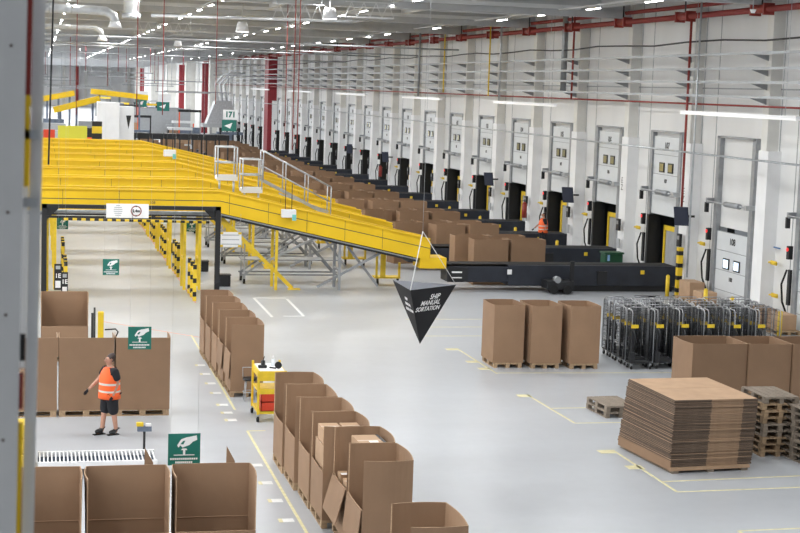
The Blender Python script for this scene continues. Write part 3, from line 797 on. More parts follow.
# near part of the middle row (six full cartons and one closer)
nm_near = ['front left', 'second', 'third', 'fourth', 'fifth', 'sixth']
mids = []
Ys = [23.45, 24.72, 25.98, 27.25, 28.57, 29.87]
Xs = [4.96, 4.95, 4.78, 4.76, 4.70, 4.67]
for i, (y0, x0) in enumerate(zip(Ys, Xs)):
    loc = (x0+.41, y0+.61, 0)
    pallet(loc, 0, 'wooden pallet under the %s box from the camera in the middle row' % ORD[i], 'pallets under the middle row boxes')
    gaylord('pallet_box', (loc[0], loc[1], PH+.002), .80, 1.2, 1.66, '%s open cardboard pallet box in the middle row, before the yellow cart' % ORD[i],
            'open boxes of the middle row', low='-x', lowh=.86, bulge=.05, seed=i, flap=(.26 if i == 1 else (.10 if i == 0 else None)))
pallet((5.25, 20.35, 0), 0, 'wooden pallet under the cardboard box cut by the bottom edge', 'pallets under the middle row boxes')
gaylord('pallet_box', (5.25, 20.35, PH+.002), .80, 1.2, 1.66, 'open cardboard pallet box standing apart at the bottom edge of the photo', 'open boxes of the middle row', low='-x', bulge=.04, seed=33)
# parcels inside
def pc(x, y, z, sx, sy, sz, lb, rz=0, de=False): parcel((x, y, z), sx, sy, sz, lb, rz, dark_end=de)
def fillers(x, y, top):
    z = PH+.03
    return z
pc(5.02, 26.65, 1.40, .34, .55, .26, 'left one of two parcels at the top of a filled middle row box')
pc(5.39, 26.65, 1.40, .32, .55, .26, 'right one of two parcels at the top of a filled middle row box')
pc(5.19, 26.6, .83, .70, .95, .56, 'large parcel under the two small parcels in a middle row box')
pc(5.19, 26.6, .18, .70, 1.0, .64, 'bottom parcel of the filled middle row box')
pc(5.47, 25.33, 1.40, .46, .85, .30, 'long pale parcel with black end band in a middle row box', .04, True)
pc(5.46, 25.33, .80, .50, 1.0, .59, 'large parcel under the one with the black end band')
pc(5.46, 25.33, .18, .50, 1.0, .61, 'bottom parcel under the large one in the same middle row box')
pc(5.09, 25.15, .18, .18, .6, .72, 'upright brown parcel in the low opening of a middle row box')
pc(5.09, 25.10, .91, .17, .4, .16, 'small parcel on the upright brown parcel')
pc(5.09, 25.62, .18, .18, .26, .90, 'narrow parcel beside the upright one in a middle row box')

# far part of the middle row
for i, y0 in enumerate((37.5, 38.82, 40.14, 41.46, 42.78)):
    x0 = 4.56-.03*i
    loc = (x0+.40, y0+.6, 0)
    pallet(loc, 0, 'wooden pallet under the %s box of the group beyond the yellow cart' % ORD[i], 'pallets under the farther row boxes')
    gaylord('pallet_box', (loc[0], loc[1], PH+.002), .80, 1.2, 1.64, '%s open cardboard pallet box in the group beyond the yellow cart' % ORD[i],
            'open boxes beyond the yellow cart', low='-x', lowh=.92, bulge=.04, seed=50+i, flap=(.05, .06, None, None, None)[i])
pc(4.80, 38.3, .18, .2, .3, .95, 'brown parcel showing at the low side beyond the cart') 

# row along the bottom of the photo, opening towards the camera
bx = (-.62, .66, 1.94, )
for i, x in enumerate((-.70+.61, 1.31, 2.60)):
    if i == 0: x = .03
    loc = (x, 23.2, 0)
    nmx = ('leftmost', 'middle', 'rightmost')[i]
    pallet(loc, PI/2, 'wooden pallet under the %s box of the front row' % nmx, 'pallets under the front row boxes')
    gaylord('pallet_box', (x, 23.2, PH+.002), 1.20, .8, 1.64, '%s of the three open cardboard boxes along the bottom left' % nmx, 'open boxes of the front row', low='-y', lowh=.80, bulge=.025, seed=70+i, crease=True)
for i, (x, z) in enumerate(((1.72, 1.25), (2.98, 1.25))):
    MB().prism([(-.03, 0), (.12, 0), (.0, .72)], .012, card).build('cardboard_flap', loc=(x, 23.66, z), label='pointed cardboard flap standing up behind the %s front box' % ('middle', 'right')[i], cat='cardboard') if False else None
for o in [o for o in bpy.data.objects if o.get('label') in ('middle of the three open cardboard boxes along the bottom left', 'rightmost of the three open cardboard boxes along the bottom left')]:
    MB().prism([(-.06, 1.1), (.06, 1.1), (.08, 1.66), (-.05, 1.9)], .012, card).build('corner_flap', o, loc=(.33 if 'middle' in o['label'] else .29, .445, 0))
# row behind the walking person
for i, x in enumerate((-.20, 1.06, 2.32)):
    pallet((x, 35.9, 0), PI/2, 'wooden pallet under the %s box behind the person' % ('leftmost', 'middle', 'rightmost')[i], 'pallets behind the person')
    gaylord('pallet_box', (x, 35.9, PH+.002), 1.22, .8, 1.66, '%s tall cardboard box directly behind the walking person' % ('leftmost', 'middle', 'rightmost')[i], 'boxes behind the person', low='+y', bulge=.015, seed=90+i)
# far-left box opening to the camera
pallet((.68, 43.0, 0), PI/2, 'wooden pallet under the box below the lane signs')
gaylord('pallet_box', (.68, 43.0, PH+.002), 1.24, .8, 1.66, 'open cardboard box below the black lane signs', 'lone box', low='-y', lowh=.82, seed=99, flap=.04)
# three tall boxes on pallets, centre right
for i, (x, y) in enumerate(((12.72, 41.75), (13.76, 41.6), (14.86, 41.5))):
    pallet((x, y, 0), 0, 'wooden pallet under the %s of the three boxes left of the roll cages' % ('left', 'middle', 'right')[i], 'pallets of the three boxes')
    gaylord('pallet_box', (x, y, PH+.002), .88, 1.18, 1.62, '%s of the three tall open boxes on pallets left of the roll cages' % ('left', 'middle', 'right')[i], 'three tall boxes', bulge=.045, seed=110+i)
# right-hand group of wide boxes
for i, (x, y, w) in enumerate(((15.84, 34.80, 1.40), (17.12, 34.75, 1.10), (18.3, 34.7, 1.20))):
    pallet((x, y, 0), PI/2, 'wooden pallet under the %s box behind the pallet stack' % ('left', 'middle', 'right')[i], 'pallets under boxes behind the pallet stack')
    gaylord('pallet_box', (x, y, PH+.002), w, 1.2, 1.68, '%s wide cardboard box behind the pallet stack at right' % ('left', 'middle', 'right')[i], 'wide boxes at right', bulge=.03, seed=120+i)
# boxes among the dock conveyors
gp = None
spots = []
for k in range(16):
    Y = 59.75+BAY*k
    rnd = random.Random(k*3+1)
    spots += [(17.45, Y, 1.42, k, 'left'), (19.02, Y+.08, 1.42, k, 'right')]
    spots += [(17.1-rnd.random()*.4, Y+1.45, 1.4, k, 'back left'), (18.65, Y+1.6, 1.4, k, 'back right')]
    if k >= 1: spots += [(15.75, Y+.6, 1.1, k, 'outer')]
protoG = []
for (x, Y, w, k, pos) in spots:
    lb = '%s cardboard box in the %s bay of boxes between dock conveyors' % (pos, ORD[k])
    if k < 1:
        protoG.append(gaylord('pallet_box', (x, Y, .002), w, .85, 1.80, lb, 'boxes between the dock conveyors', low='-y' if pos in ('right', 'back left') and False else None, bulge=.03, seed=int(x*10)+k))
    else:
        copy_tree(random.choice(protoG), loc=(x, Y, .002), rz=random.uniform(-.02, .2), label=lb)

# boxes by the wall
for i, (x, y, w, d, h, lb) in enumerate(((24.05, 54.75, .6, 1.0, .62, 'low brown carton by the wall left of the closed door'), (23.95, 53.3, .6, .8, .42, 'smaller brown carton by the wall beside the low carton'))):
    t = empty('carton', (x, y, .15), label=lb, cat='box'); MB().box(-w/2, w/2, -d/2, d/2, 0, h, card_l).build('body', t, bevel=.01)
    MB().box(-w/2, w/2, -.03, .03, h, h+.002, mat('parcel_tape', (.5, .38, .26), .3)).build('tape', t)
    pallet((x, y, 0), 0, 'pallet under the %s' % lb)
for i, (x, y) in enumerate(((24.0, 48.6), (24.0, 47.2))):
    pallet((x, y, 0), 0, 'pallet at the dock wall right of the closed door, %s' % ('farther', 'nearer')[i])
    t = empty('carton', (x, y, .15), label='brown carton on pallet against the dock wall, %s of the two right of the door' % ('farther', 'nearer')[i], cat='box')
    MB().box(-.3, .3, -.45, .45, 0, .5, card_l).build('body', t, bevel=.01); MB().box(-.3, .3, -.03, .03, .5, .502, mat('parcel_tape', (.5, .38, .26), .3)).build('tape', t)

# ------------------------------------------------------------------ flattened boxes bundle
t = empty('stack_pallet', (13.36, 30.42, 0), .09, label='wide pallet under the big bundle of flattened boxes', cat='pallet')
MB().box(-.9, .9, -1.2, 1.2, .10, .125, wood).build('deck', t); MB().box(-.93, -.905, -1.2, 1.2, .06, .26, card).box(-.93, .9, -1.225, -1.2, .06, .13, card_l).build('cardboard_tray', t)
for x in (-.88, -.07, .72):
    for y in (-1.2, -.07, 1.02): MB().box(x, x+.15, y, y+.15, .02, .1, wood_g).build('block', t)
for x in (-.88, -.07, .72): MB().box(x, x+.15, -1.2, 1.18, 0, .02, wood_g).build('runner', t)
ns = 42; hz = (1.47-.13)/ns; fp = None
for i in range(ns):
    z = .127+i*hz; q = i/ns; rn = random.Random(i)
    loc = (13.37+.22*q+rn.uniform(-.012, .012), 30.45+.22*q+rn.uniform(-.018, .018), z); rz = .09-.05*q+rn.uniform(-.008, .008)
    if fp is None:
        m_ = MB(); hh = hz*.8
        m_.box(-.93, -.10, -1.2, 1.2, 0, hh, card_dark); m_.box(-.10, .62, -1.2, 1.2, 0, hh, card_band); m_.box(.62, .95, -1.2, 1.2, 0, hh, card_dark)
        m_.box(-.92, .94, -1.18, .045, hh*.9, hz*.97, card_l); m_.box(-.92, .94, .055, 1.18, hh*.9, hz*.97, card_l)  # tops paler than the dark edges: the bundle's shading put into colour
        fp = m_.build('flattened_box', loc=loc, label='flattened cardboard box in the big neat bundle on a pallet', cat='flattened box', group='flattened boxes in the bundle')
        fp.rotation_euler = (0, 0, rz)
    else:
        c = fp.copy(); C.objects.link(c); c.location = loc; c.rotation_euler = (0, 0, rz)
# pallet stacks
for i in range(9):
    p_ = pallet((15.56+random.uniform(-.02, .02), 31.0+random.uniform(-.03, .03), i*.1455), random.uniform(-.02, .02), '%s wooden pallet of the stack behind the flattened boxes' % (['lowest', 'second lowest', 'third lowest', 'fourth lowest', 'fifth lowest', 'sixth lowest', 'third from top', 'second from top', 'topmost weathered'][i]),
           'pallets stacked behind the flattened boxes', wood_g if i in (3, 4, 8) else wood)
for i in range(8):
    pallet((16.12+random.uniform(-.02, .02), 30.15+random.uniform(-.03, .03), i*.1455), random.uniform(-.02, .02)+.06, '%s pallet of the stack at the right edge' % (['lowest', 'second lowest', 'third lowest', 'fourth lowest', 'fourth from top', 'third from top', 'second from top', 'topmost'][i]),
           'pallets stacked at the right edge', wood_g)
for i in range(2):
    pallet((13.50+.01*i, 35.1, i*.1455), 0.06, '%s pallet of the low pair lying alone left of the wide boxes' % ('lower', 'upper')[i], 'low pair of pallets', wood_g)

# ------------------------------------------------------------------ roll cages
tubem = mat('cage_tube', (.42, .43, .45), .3, .8)
cageb = mat('cage_dark', (.03, .032, .036), .5, .3)
def cage(p):
    W, D, H = .66, .42, 1.68
    m_ = MB(); m_.box(-W/2, W/2, -D/2, D/2, .17, .21, cageb); m_.build('base', p)
    for x in (-W/2+.05, W/2-.05):
        for y in (-D/2+.05, D/2-.05):
            m_ = MB(); m_.cyl((x-.02, y, .06), (x+.02, y, .06), .06, rubber, 12); m_.box(x-.03, x+.03, y-.03, y+.03, .08, .17, steel_d); m_.build('caster', p)
    for s in (-1, 1):
        x = s*W/2
        m_ = MB(); m_.tube([(x, -D/2, .2), (x, -D/2, H-.1), (x, -D/2+.03, H-.03), (x, -D/2+.1, H), (x, D/2-.1, H), (x, D/2-.03, H-.03), (x, D/2, H-.1), (x, D/2, .2)], .017, tubem, 8)
        m_.build('side_frame', p)
        m_ = MB()
        for i in range(1, 7): m_.cyl((x, -D/2+i*D/7, .25), (x, -D/2+i*D/7, H), .006, cageb, 5)
        for i in range(9): m_.cyl((x, -D/2, .3+i*.15), (x, D/2, .3+i*.15), .006, cageb, 5)
        m_.build('side_mesh', p)
    m_ = MB(); m_.tube([(-W/2, D/2, .3), (-W/2, D/2, H-.05), (-W/2+.08, D/2, H+.03), (W/2-.08, D/2, H+.03), (W/2, D/2, H-.05), (W/2, D/2, .3)], .015, tubem, 8)
    for i in range(1, 6): m_.cyl((-W/2+i*W/6, D/2, .3), (-W/2+i*W/6, D/2, H), .006, cageb, 5)
    for i in range(6): m_.cyl((-W/2, D/2, .4+i*.22), (W/2, D/2, .4+i*.22), .006, cageb, 5)
    m_.build('rear_frame', p)
    m_ = MB(); m_.box(-W/2-.03, -W/2+.05, -D/2-.03, -D/2, .2, 1.25, cageb); m_.box(-W/2-.05, -W/2+.10, -D/2-.05, -D/2+.02, .22, .5, cageb)
    m_.tube([(-W/2, -D/2, 1.2), (-W/2+.08, -D/2-.05, 1.0), (-W/2+.06, -D/2-.04, .6)], .03, cageb, 6); m_.build('latch_gear', p)
    MB().box(-W/2-.04, -W/2+.18, -D/2-.04, -D/2-.02, 1.18, 1.28, yel2).build('tag_plate', p)
cp_ = None
for c_ in range(6):
    for r_ in range(5):
        loc = (16.5+c_*.77+r_*.03, 40.95+r_*.53+random.uniform(-.02, .1), .0)
        lb = '%s roll cage in the %s nested row beside the three tall boxes' % (['front', 'second', 'third', 'fourth', 'rearmost'][r_], ['leftmost', 'second', 'third', 'fourth', 'fifth', 'rightmost'][c_])
        if cp_ is None: cp_ = empty('roll_cage', loc, label=lb, cat='roll cage', group='nested roll cages'); cage(cp_)
        else: copy_tree(cp_, loc=loc, rz=random.uniform(-.05, .05), label=lb)

# ------------------------------------------------------------------ yellow cart, stool
t = empty('tool_cart', (5.16, 35.15, 0), label='yellow metal tool cart with red crates standing between the two rows of boxes', cat='cart')
W, D = .62, 1.0
MB().box(-W/2, W/2, -D/2, D/2, 1.12, 1.16, yel2).box(-W/2+.03, W/2-.03, -D/2+.03, D/2-.03, 1.16, 1.175, whsign).build('top_shelf', t)
MB().box(-W/2, W/2, -D/2, D/2, .68, .71, yel2).build('middle_shelf', t)
MB().box(-W/2, W/2, -D/2, D/2, .18, .24, yel2).build('bottom_shelf', t)
for x in (-W/2, W/2):
    for y in (-D/2, D/2):
        MB().box(x-.025, x+.025, y-.025, y+.025, .16, 1.24 if y > 0 else 1.17, yel2).build('post', t)
        m_ = MB(); m_.cyl((x-.025, y, .07), (x+.025, y, .07), .07, rubber, 12); m_.box(x-.03, x+.03, y-.03, y+.03, .1, .17, steel); m_.build('caster', t)
MB().box(-W/2, W/2, -D/2-.01, -D/2+.01, .64, .76, yel2).box(-W/2, W/2, -D/2-.01, -D/2+.01, .94, 1.14, yel2).box(-W/2, -W/2+.02, -D/2, D/2, 1.0, 1.12, yel2).build('side_panel', t)
for i, (z, lb) in enumerate(((.243, 'lower red plastic crate on the yellow cart'), (.455, 'upper red plastic crate on the yellow cart'))):
    q = empty('crate', (5.18, 34.95, z), label=lb, cat='crate', group='red crates')
    m_ = MB(); m_.box(-.26, .26, -.3, .3, 0, .015, redcrate)
    for a in ((-.26, -.24, -.3, .3), (.24, .26, -.3, .3), (-.26, .26, -.3, -.28), (-.26, .26, .28, .3)): m_.box(*a, 0, .2, redcrate)
    for zz in (.06, .12): m_.box(-.265, .265, -.305, .305, zz, zz+.015, redcrate)
    m_.build('body', q)
for (nm, loc, f, lb, cat) in (('scanner', (4.98, 35.0, 1.178), 0, 'black hand scanner lying on the yellow cart', 'scanner'),
                              ('tape_dispenser', (5.32, 34.85, 1.178), 1, 'black tape dispenser with roll on the yellow cart', 'tape dispenser'),
                              ('spray_bottle', (5.26, 35.25, 1.178), 2, 'clear bottle with black cap on the yellow cart', 'bottle'),
                              ('marker_pot', (5.05, 35.4, 1.178), 3, 'dark pot of tools on the yellow cart', 'pot')):
    q = empty(nm, loc, label=lb, cat=cat)
    if f == 0: MB().box(-.1, .1, -.05, .05, 0, .07, black).build('body', q, bevel=.02); MB().bar((0, 0, .05), (.02, 0, .18), .04, .05, black).build('grip', q)
    if f == 1: MB().cyl((0, -.03, .09), (0, .03, .09), .08, black, 16).build('roll', q); MB().bar((-.05, 0, .02), (-.2, 0, .04), .03, .03, black).build('handle', q)
    if f == 2: MB().cyl((0, 0, 0), (0, 0, .16), .04, mat('clear_plastic', (.75, .8, .85), .15), 14).build('body', q); MB().cone((0, 0, .16), (0, 0, .24), .035, .01, white, 12).build('cap', q)
    if f == 3: MB().cyl((0, 0, 0), (0, 0, .1), .05, black, 14).build('body', q); MB().cyl((0, 0, .1), (.03, 0, .2), .01, black).build('tool', q)
t = empty('stool', (4.98, 37.1, 0), label='low black-seated steel stool standing beside the yellow cart', cat='stool')
MB().cyl((0, 0, .50), (0, 0, .56), .17, black, 20).build('seat', t)
for i in range(4):
    a = PI/4+i*PI/2; MB().cyl((.13*math.cos(a), .13*math.sin(a), .5), (.19*math.cos(a), .19*math.sin(a), 0), .012, steel, 8).build('leg', t)
n_ = 20; MB().tube([(.165*math.cos(2*PI*i/n_), .165*math.sin(2*PI*i/n_), .22) for i in range(n_+1)], .009, steel, 6).build('foot_ring', t)
MB().tube([(-.16, .05, .54), (-.17, .06, .8), (.17, .06, .8), (.16, .05, .54)], .011, steel, 6).build('backrest', t)

# pallet truck, yellow guards, roller track, little post
t = empty('pallet_truck', (1.48, 38.6, 0), label='yellow and black hand pallet truck beside the box under the lane signs', cat='pallet truck')
MB().box(-.07, .07, -.08, .08, .3, 1.95, yel2).build('mast', t, bevel=.02)
MB().cyl((-.15, 0, .1), (-.15, 0, 2.05), .025, black).cyl((-.2, .1, .1), (-.2, .1, 1.9), .03, black).build('hydraulic_column', t)
MB().tube([(.1, 0, 1.5), (.36, -.02, 1.52), (.42, -.02, 1.45), (.36, -.02, 1.3), (.1, 0, 1.25)], .02, black, 6).build('handle', t)
for x in (-.2, .2): MB().box(x-.08, x+.08, .1, 1.2, .06, .12, yel2).build('fork', t)
MB().box(-.28, .28, -.1, .15, .05, .3, yel2).build('chassis', t)
MB().cyl((-.22, -.05, .08), (-.15, -.05, .08), .08, rubber).cyl((.15, -.05, .08), (.22, -.05, .08), .08, rubber).build('wheel', t)
t = empty('roller_track', (1.13, 30.45, 0), label='low white roller track with dark gaps lying behind the front boxes', cat='roller track')
MB().box(-1.13, 1.13, -.47, -.41, .16, .3, white).box(-1.13, 1.13, .41, .47, .16, .3, white).build('frame', t)
MB().box(-1.13, 1.13, -.41, .41, .18, .20, mat('track_pan', (.03, .05, .09), .6)).build('pan', t)
for i in range(30): x = -1.09+i*.0752; MB().box(x-.013, x+.013, -.41, .41, .26, .285, white).build('roller', t)
for x in (-1, 0, 1): MB().box(x-.04, x+.04, -.4, .4, 0, .18, grey).build('foot', t)
t = empty('scanner_post', (2.08, 31.15, 0), label='slim black post with small yellow device behind the roller track', cat='post')
MB().cyl((0, 0, 0), (0, 0, .62), .025, black).build('pole', t); MB().box(-.14, .14, -.06, .06, .62, .72, bluegrey).build('tray', t)
MB().box(-.16, -.02, -.05, .05, .72, .80, yel2).build('device', t, bevel=.01); MB().box(.02, .13, -.04, .04, .72, .77, whsign).build('label', t); MB().box(-.15, .15, -.12, .12, 0, .02, black).build('base', t)
t = empty('yellow_tote_stack', (-.40, 31.0, 0), label='stack of yellow bins at the left edge beside the roller track', cat='bin stack')
for i in range(3): MB().box(-.3, .3, -.3, .3, i*.3, i*.3+.28, yel2).build('bin', t, bevel=.02)
# belt-leg guards (yellow and black)
def guard(p):
    for y in (0, 1.0, 2.0):
        MB().box(-.06, .06, y-.06, y+.06, 0, 1.3, hazz).build('post', p)
    MB().box(-.03, .03, 0, 2.0, .1, .2, yel2).build('rail', p); MB().box(-.03, .03, 0, 2.0, .95, 1.05, yel2).build('rail', p)
places = [(5.3, 54.5+BAY*k*1.02, 0) for k in range(7)]
proto_copy('leg_guard', guard, places, '%s yellow and black guard rail at the foot of the yellow belts', 'guard rail', 'striped guard rails under the belts')
proto_copy('leg_guard', guard, [(.9, 55.2+BAY*k, 0) for k in range(2)], ['left yellow and black guard rail just inside the gate', 'left yellow and black guard rail farther inside the gate'], 'guard rail', 'striped guard rails at left')
def trolley(p):
    MB().box(0, 3.9, 0, .06, .32, .38, steel_d).box(0, 3.9, 1.0, 1.06, .32, .38, steel_d).box(0, 3.9, 0, 1.06, .9, .94, steel_d).build('frame', p)
    for x in (.1, 3.8):
        for y in (.05, 1.0):
            m_ = MB(); m_.cyl((x-.04, y, .1), (x+.04, y, .1), .1, rubber, 14); m_.box(x-.05, x+.05, y-.05, y+.05, .12, .32, steel_d); m_.build('caster', p)
    m_ = MB()
    for y in (.03, 1.03):
        m_.bar((.1, y, .35), (2.3, y, 1.9), .07, .07, steel_d); m_.bar((3.7, y, .35), (2.3, y, 1.9), .07, .07, steel_d); m_.bar((.1, y, .35), (.1, y, 1.9), .05, .05, steel)
    m_.build('stair_support', p)
proto_copy('mobile_stairs', trolley, [(7.55, 59.3+BAY*k, 0) for k in range(5)], '%s grey wheeled stair frame under the sloping yellow belts', 'stairs', 'wheeled stair frames')
def ycart(p):
    MB().box(-.5, .5, -.3, .3, .28, .34, yel2).build('deck', p)
    for x in (-.45, .45): MB().box(x-.04, x+.04, -.3, -.22, .3, 1.45 if x < 0 else .9, yel2).build('post', p)
    MB().box(-.3, -.1, -.3, -.22, .3, 1.45, yel2).build('panel', p)
    for x in (-.4, .4): m_ = MB(); m_.cyl((x-.03, -.25, .11), (x+.03, -.25, .11), .11, rubber, 14); m_.box(x-.04, x+.04, -.28, -.2, .12, .28, black); m_.build('caster', p)
proto_copy('platform_cart', ycart, [(13.2, 59.2, 0), (13.2, 65.8, 0), (13.2, 72.4, 0)], '%s yellow platform cart under the end of a sloping belt', 'cart', 'yellow platform carts')
for i, (x, y, lb) in enumerate(((6.75, 58.6, 'black bin right of the gate under the nearest belt'), (6.4, 63.2, 'black bin seen through the right side of the gate'), (5.9, 70.0, 'farther black bin under the belts'))):
    t = empty('bin', (x, y, 0), label=lb, cat='bin'); MB().box(-.28, .28, -.2, .2, 0, .42, black).build('body', t, bevel=.03); MB().box(-.3, .3, -.22, .22, .42, .45, black).build('rim', t)
t = empty('waste_bin', (23.65, 62.3, 0), label='green wheeled bin between the two nearest dock conveyors', cat='bin')
gb = mat('green_bin', (.01, .07, .03), .5)
MB().box(-.4, .4, -.3, .3, .1, .98, gb).build('body', t, bevel=.04); MB().box(-.44, .44, -.34, .34, .98, 1.06, gb).build('lid', t, bevel=.03)
MB().box(-.3, -.2, -.32, -.3, .7, .95, mat('blue_bottle', (.3, .5, .8), .3)).build('sticker', t)
for x in (-.35, .35): MB().cyl((x-.04, -.2, .1), (x+.04, -.2, .1), .1, rubber).build('wheel', t)

# ------------------------------------------------------------------ foreground rack post
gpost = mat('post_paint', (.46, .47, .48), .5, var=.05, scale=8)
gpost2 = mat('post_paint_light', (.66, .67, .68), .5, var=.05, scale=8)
t = empty('steel_post', (-.107, 3.5, 0), label='blurred grey steel post with holes at the left edge of the photo', cat='post')
t.rotation_euler = (0, .015, 0)
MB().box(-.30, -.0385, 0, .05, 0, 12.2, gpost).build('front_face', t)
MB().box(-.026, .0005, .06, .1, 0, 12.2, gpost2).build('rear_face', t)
MB().box(-.0385, -.027, .045, .06, 7.38, 12.2, red).build('red_strip', t); MB().box(-.0385, -.030, .045, .06, 6.86, 6.94, red).build('red_strip', t)
MB().box(-.0385, -.027, .04, .055, 7.36, 7.56, yel).build('yellow_strip', t); MB().box(-.0385, -.029, .04, .055, 5.6, 6.83, yel).build('yellow_strip', t)
MB().box(-.0385, -.027, .062, .07, 6.95, 7.36, whsign).build('white_strip', t); MB().box(-.0385, -.027, .045, .055, 6.97, 7.03, black).build('black_cap', t)
MB().box(-.05, -.008, .04, .058, 7.465, 7.485, grey).build('clip', t); MB().box(-.05, -.008, .04, .058, 7.315, 7.335, grey).build('clip', t)
for z in (7.665, 7.305, 6.80, 7.08): MB().cyl((-.070, -.002, z), (-.070, .001, z), .0035, mat('hole', (.06, .03, .02), .8), 12).build('hole', t)

# ------------------------------------------------------------------ far hall: machines, cabinets, signs
def cabinet(loc, w, h, d, label):
    t = empty('machine_enclosure', loc, label=label, cat='cabinet'); MB().box(0, w, 0, d, 0, h, white).box(-.02, w+.02, -.02, d, h*.42, h*.43, steel_d).build('housing', t)
    if w < 1.5: MB().prism([(w*.45, h*.88), (w*.8, h*.88), (w*.62, h*.7)], .02, black, lambda a, b, c: (a, -c-.021, b)).build('triangle_sign', t)
cabinet((4.2, 120, 0), 1.6, 5.9, 3, 'tall white machine enclosure beyond the yellow belts, left one')
cabinet((5.85, 121, 0), 1.1, 5.6, 3, 'tall white machine enclosure beyond the yellow belts, right one')
def incl(loc, x1, dz, label, Y=0):
    t = empty('inclined_conveyor', loc, label=label, cat='conveyor')
    MB().bar((0, 0, 0), (x1, 0, dz), 1.2, .55, yel).build('side_guard', t)
    for q in (.15, .5, .85): MB().box(x1*q-.1, x1*q+.1, -.1, .1, -loc[2], dz*q-.25, bluegrey).build('leg', t)
incl((1.2, 150, 4.6), 4.2, 1.2, 'distant yellow conveyor inclined up to the right, longest one')
incl((0.2, 165, 5.4), 3.2, .7, 'distant yellow conveyor, upper left behind the inclined one')
incl((5.2, 170, 6.3), 6.0, -.5, 'distant yellow conveyor sloping down to the right behind the white enclosures')
incl((-6.5, 158, 5.6), 6.0, -.4, 'distant yellow conveyor hidden partly by the grey post')
for i in range(22):
    rn = random.Random(i+400); x = -5+(i % 5)*3.0+rn.uniform(-.3, .3); y = 128+(i//5)*9+rn.uniform(-2, 2); h = rn.uniform(2.3, 4.1)
    t = empty('sorting_machine', (x, y, 0), label='%s dark sorting machine module in the distant hall at left' % ORD[i], cat='machine', group='distant sorting machine modules')
    MB().box(-1, 1, 0, 1.5, h*.45, h, rn.choice([bluegrey, steel_d, black, grey])).build('housing', t)
    MB().box(-.9, -.8, 0, .1, 0, h*.45, steel_d).box(.8, .9, 0, .1, 0, h*.45, steel_d).build('leg', t)
    MB().box(-1, 1, -.05, 0, h*.75, h*.8, rn.choice([yel2, white, yel2, orange])).build('stripe', t)
for i, (x0, x1, y, z0, z1, m, lb) in enumerate(((1.2, 3.2, 112, 3.2, 4.3, mat('lime_paint', (.65, .62, .05), .5), 'yellow-green guarding panel beyond the belts'), (0.2, 1.0, 112, 3.3, 4.0, redcrate, 'orange panel beyond the belts at left'))):
    t = empty('guard_panel', (0, y, 0), label=lb, cat='panel'); MB().box(x0, x1, 0, .1, z0, z1, m).build('panel', t); MB().box(x0, x0+.1, 0, .1, 0, z0, steel_d).box(x1-.1, x1, 0, .1, 0, z0, steel_d).build('leg', t)
t = empty('hazard_gate', (3.6, 114, 0), label='tall yellow and black striped guard left of the white enclosures', cat='guard'); MB().box(0, .7, 0, .2, 0, 4.6, striped('hazard_stripes_diagonal', (.8, .56, .03), (.012, .012, .012), .5)).build('panel', t)
for k in range(9):
    for j in range(3):
        rn = random.Random(k*7+j)
        loc = (12.6-1.9*j+rn.uniform(-.2, .2) if k > 1 else -2+j*2.2, 116+k*4.0 if k < 2 else 112+k*6.4, .002)
        if 121.5 < loc[1] < 129: continue
        copy_tree(random.choice(protoG), loc=loc, label='cardboard box in the distant hall beyond the yellow belts', group='distant cardboard boxes')
for i in range(26):
    rn = random.Random(900+i); x = rn.uniform(12, 22.5); y = 185+i*6.5; h = rn.uniform(1.2, 4.2)
    t = empty('distant_rack', (x, y, 0), label='%s dark rack unit far back near the dock wall' % ORD[i], cat='rack', group='distant rack units')
    MB().box(-1.5, 1.5, 0, 1.4, h-.3, h, rn.choice([bluegrey, grey, black, yel2, white])).build('shelf', t)
    for x_ in (-1.4, 1.4): MB().box(x_-.08, x_+.08, 0, .16, 0, h-.3, rn.choice([black, steel_d, orange])).build('leg', t)
    MB().box(-1.4, 1.4, .2, 1.3, .1, h*.4, rn.choice([card, card_l, bluegrey])).build('load', t)
def dir_sign(loc, label, rz=0, s=1., tx='171'):
    t = empty('direction_sign', loc, rz, label=label, cat='sign')
    MB().box(-.75*s, .75*s, 0, .05, .0, .9*s, white).box(-.85*s, .6*s, 0, .05, -1.1*s, -.05*s, green).build('panel', t)
    text('lettering', tx, .7*s, green, t, (0, -.03, .45*s), bold=.03)
    MB().prism([(-.6*s, -.6*s), (.2*s, -.3*s), (.0, -.85*s)], .01, whsign, lambda a, b, c: (a, -c, b)).build('arrow', t)
    MB().cyl((0, .02, .9*s), (0, .02, ZC-loc[2]), .02, steel, 5).build('hanger', t)
dir_sign((14.75, 125, 4.75), 'tilted green and white direction sign hanging over the dock boxes', -.5, .85)
dir_sign((15.6, 205, 5.0), 'smaller distant green and white direction sign, right of the pair', 0, 1.1, '')
t = empty('partition_wall', (0, 232, 0), label='low white partition far back beneath the distant signs', cat='partition')
MB().box(12.5, 21.5, 0, .3, 0, 3.6, grey).build('panel', t); MB().box(12.5, 21.5, -.05, .35, 3.6, 3.7, steel_d).build('cap', t)
t = empty('machine_hood', (19.5, 178, 0), label='big grey translucent hood with pipes at far end of the dock wall', cat='machine')
MB().box(-1.6, 2.6, 0, 3, 2.6, 3.0, grey).prism([(-1.2, 3.0), (2.4, 3.0), (1.6, 5.6), (-.2, 5.6)], 2.5, steel).build('hood', t)
for x in (-1.4, .4, 2.4): MB().box(x-.08, x+.08, .1, .3, 0, 2.6, black).build('leg', t)
m_ = MB()
for x in (.2, .7, 1.2): m_.tube([(x, 1, 5.5), (x-.4, 1, 7.5), (x+.6, 1, 8.6), (x+2, 1, 8.8)], .12, duct, 8)
m_.build('exhaust_pipes', t)
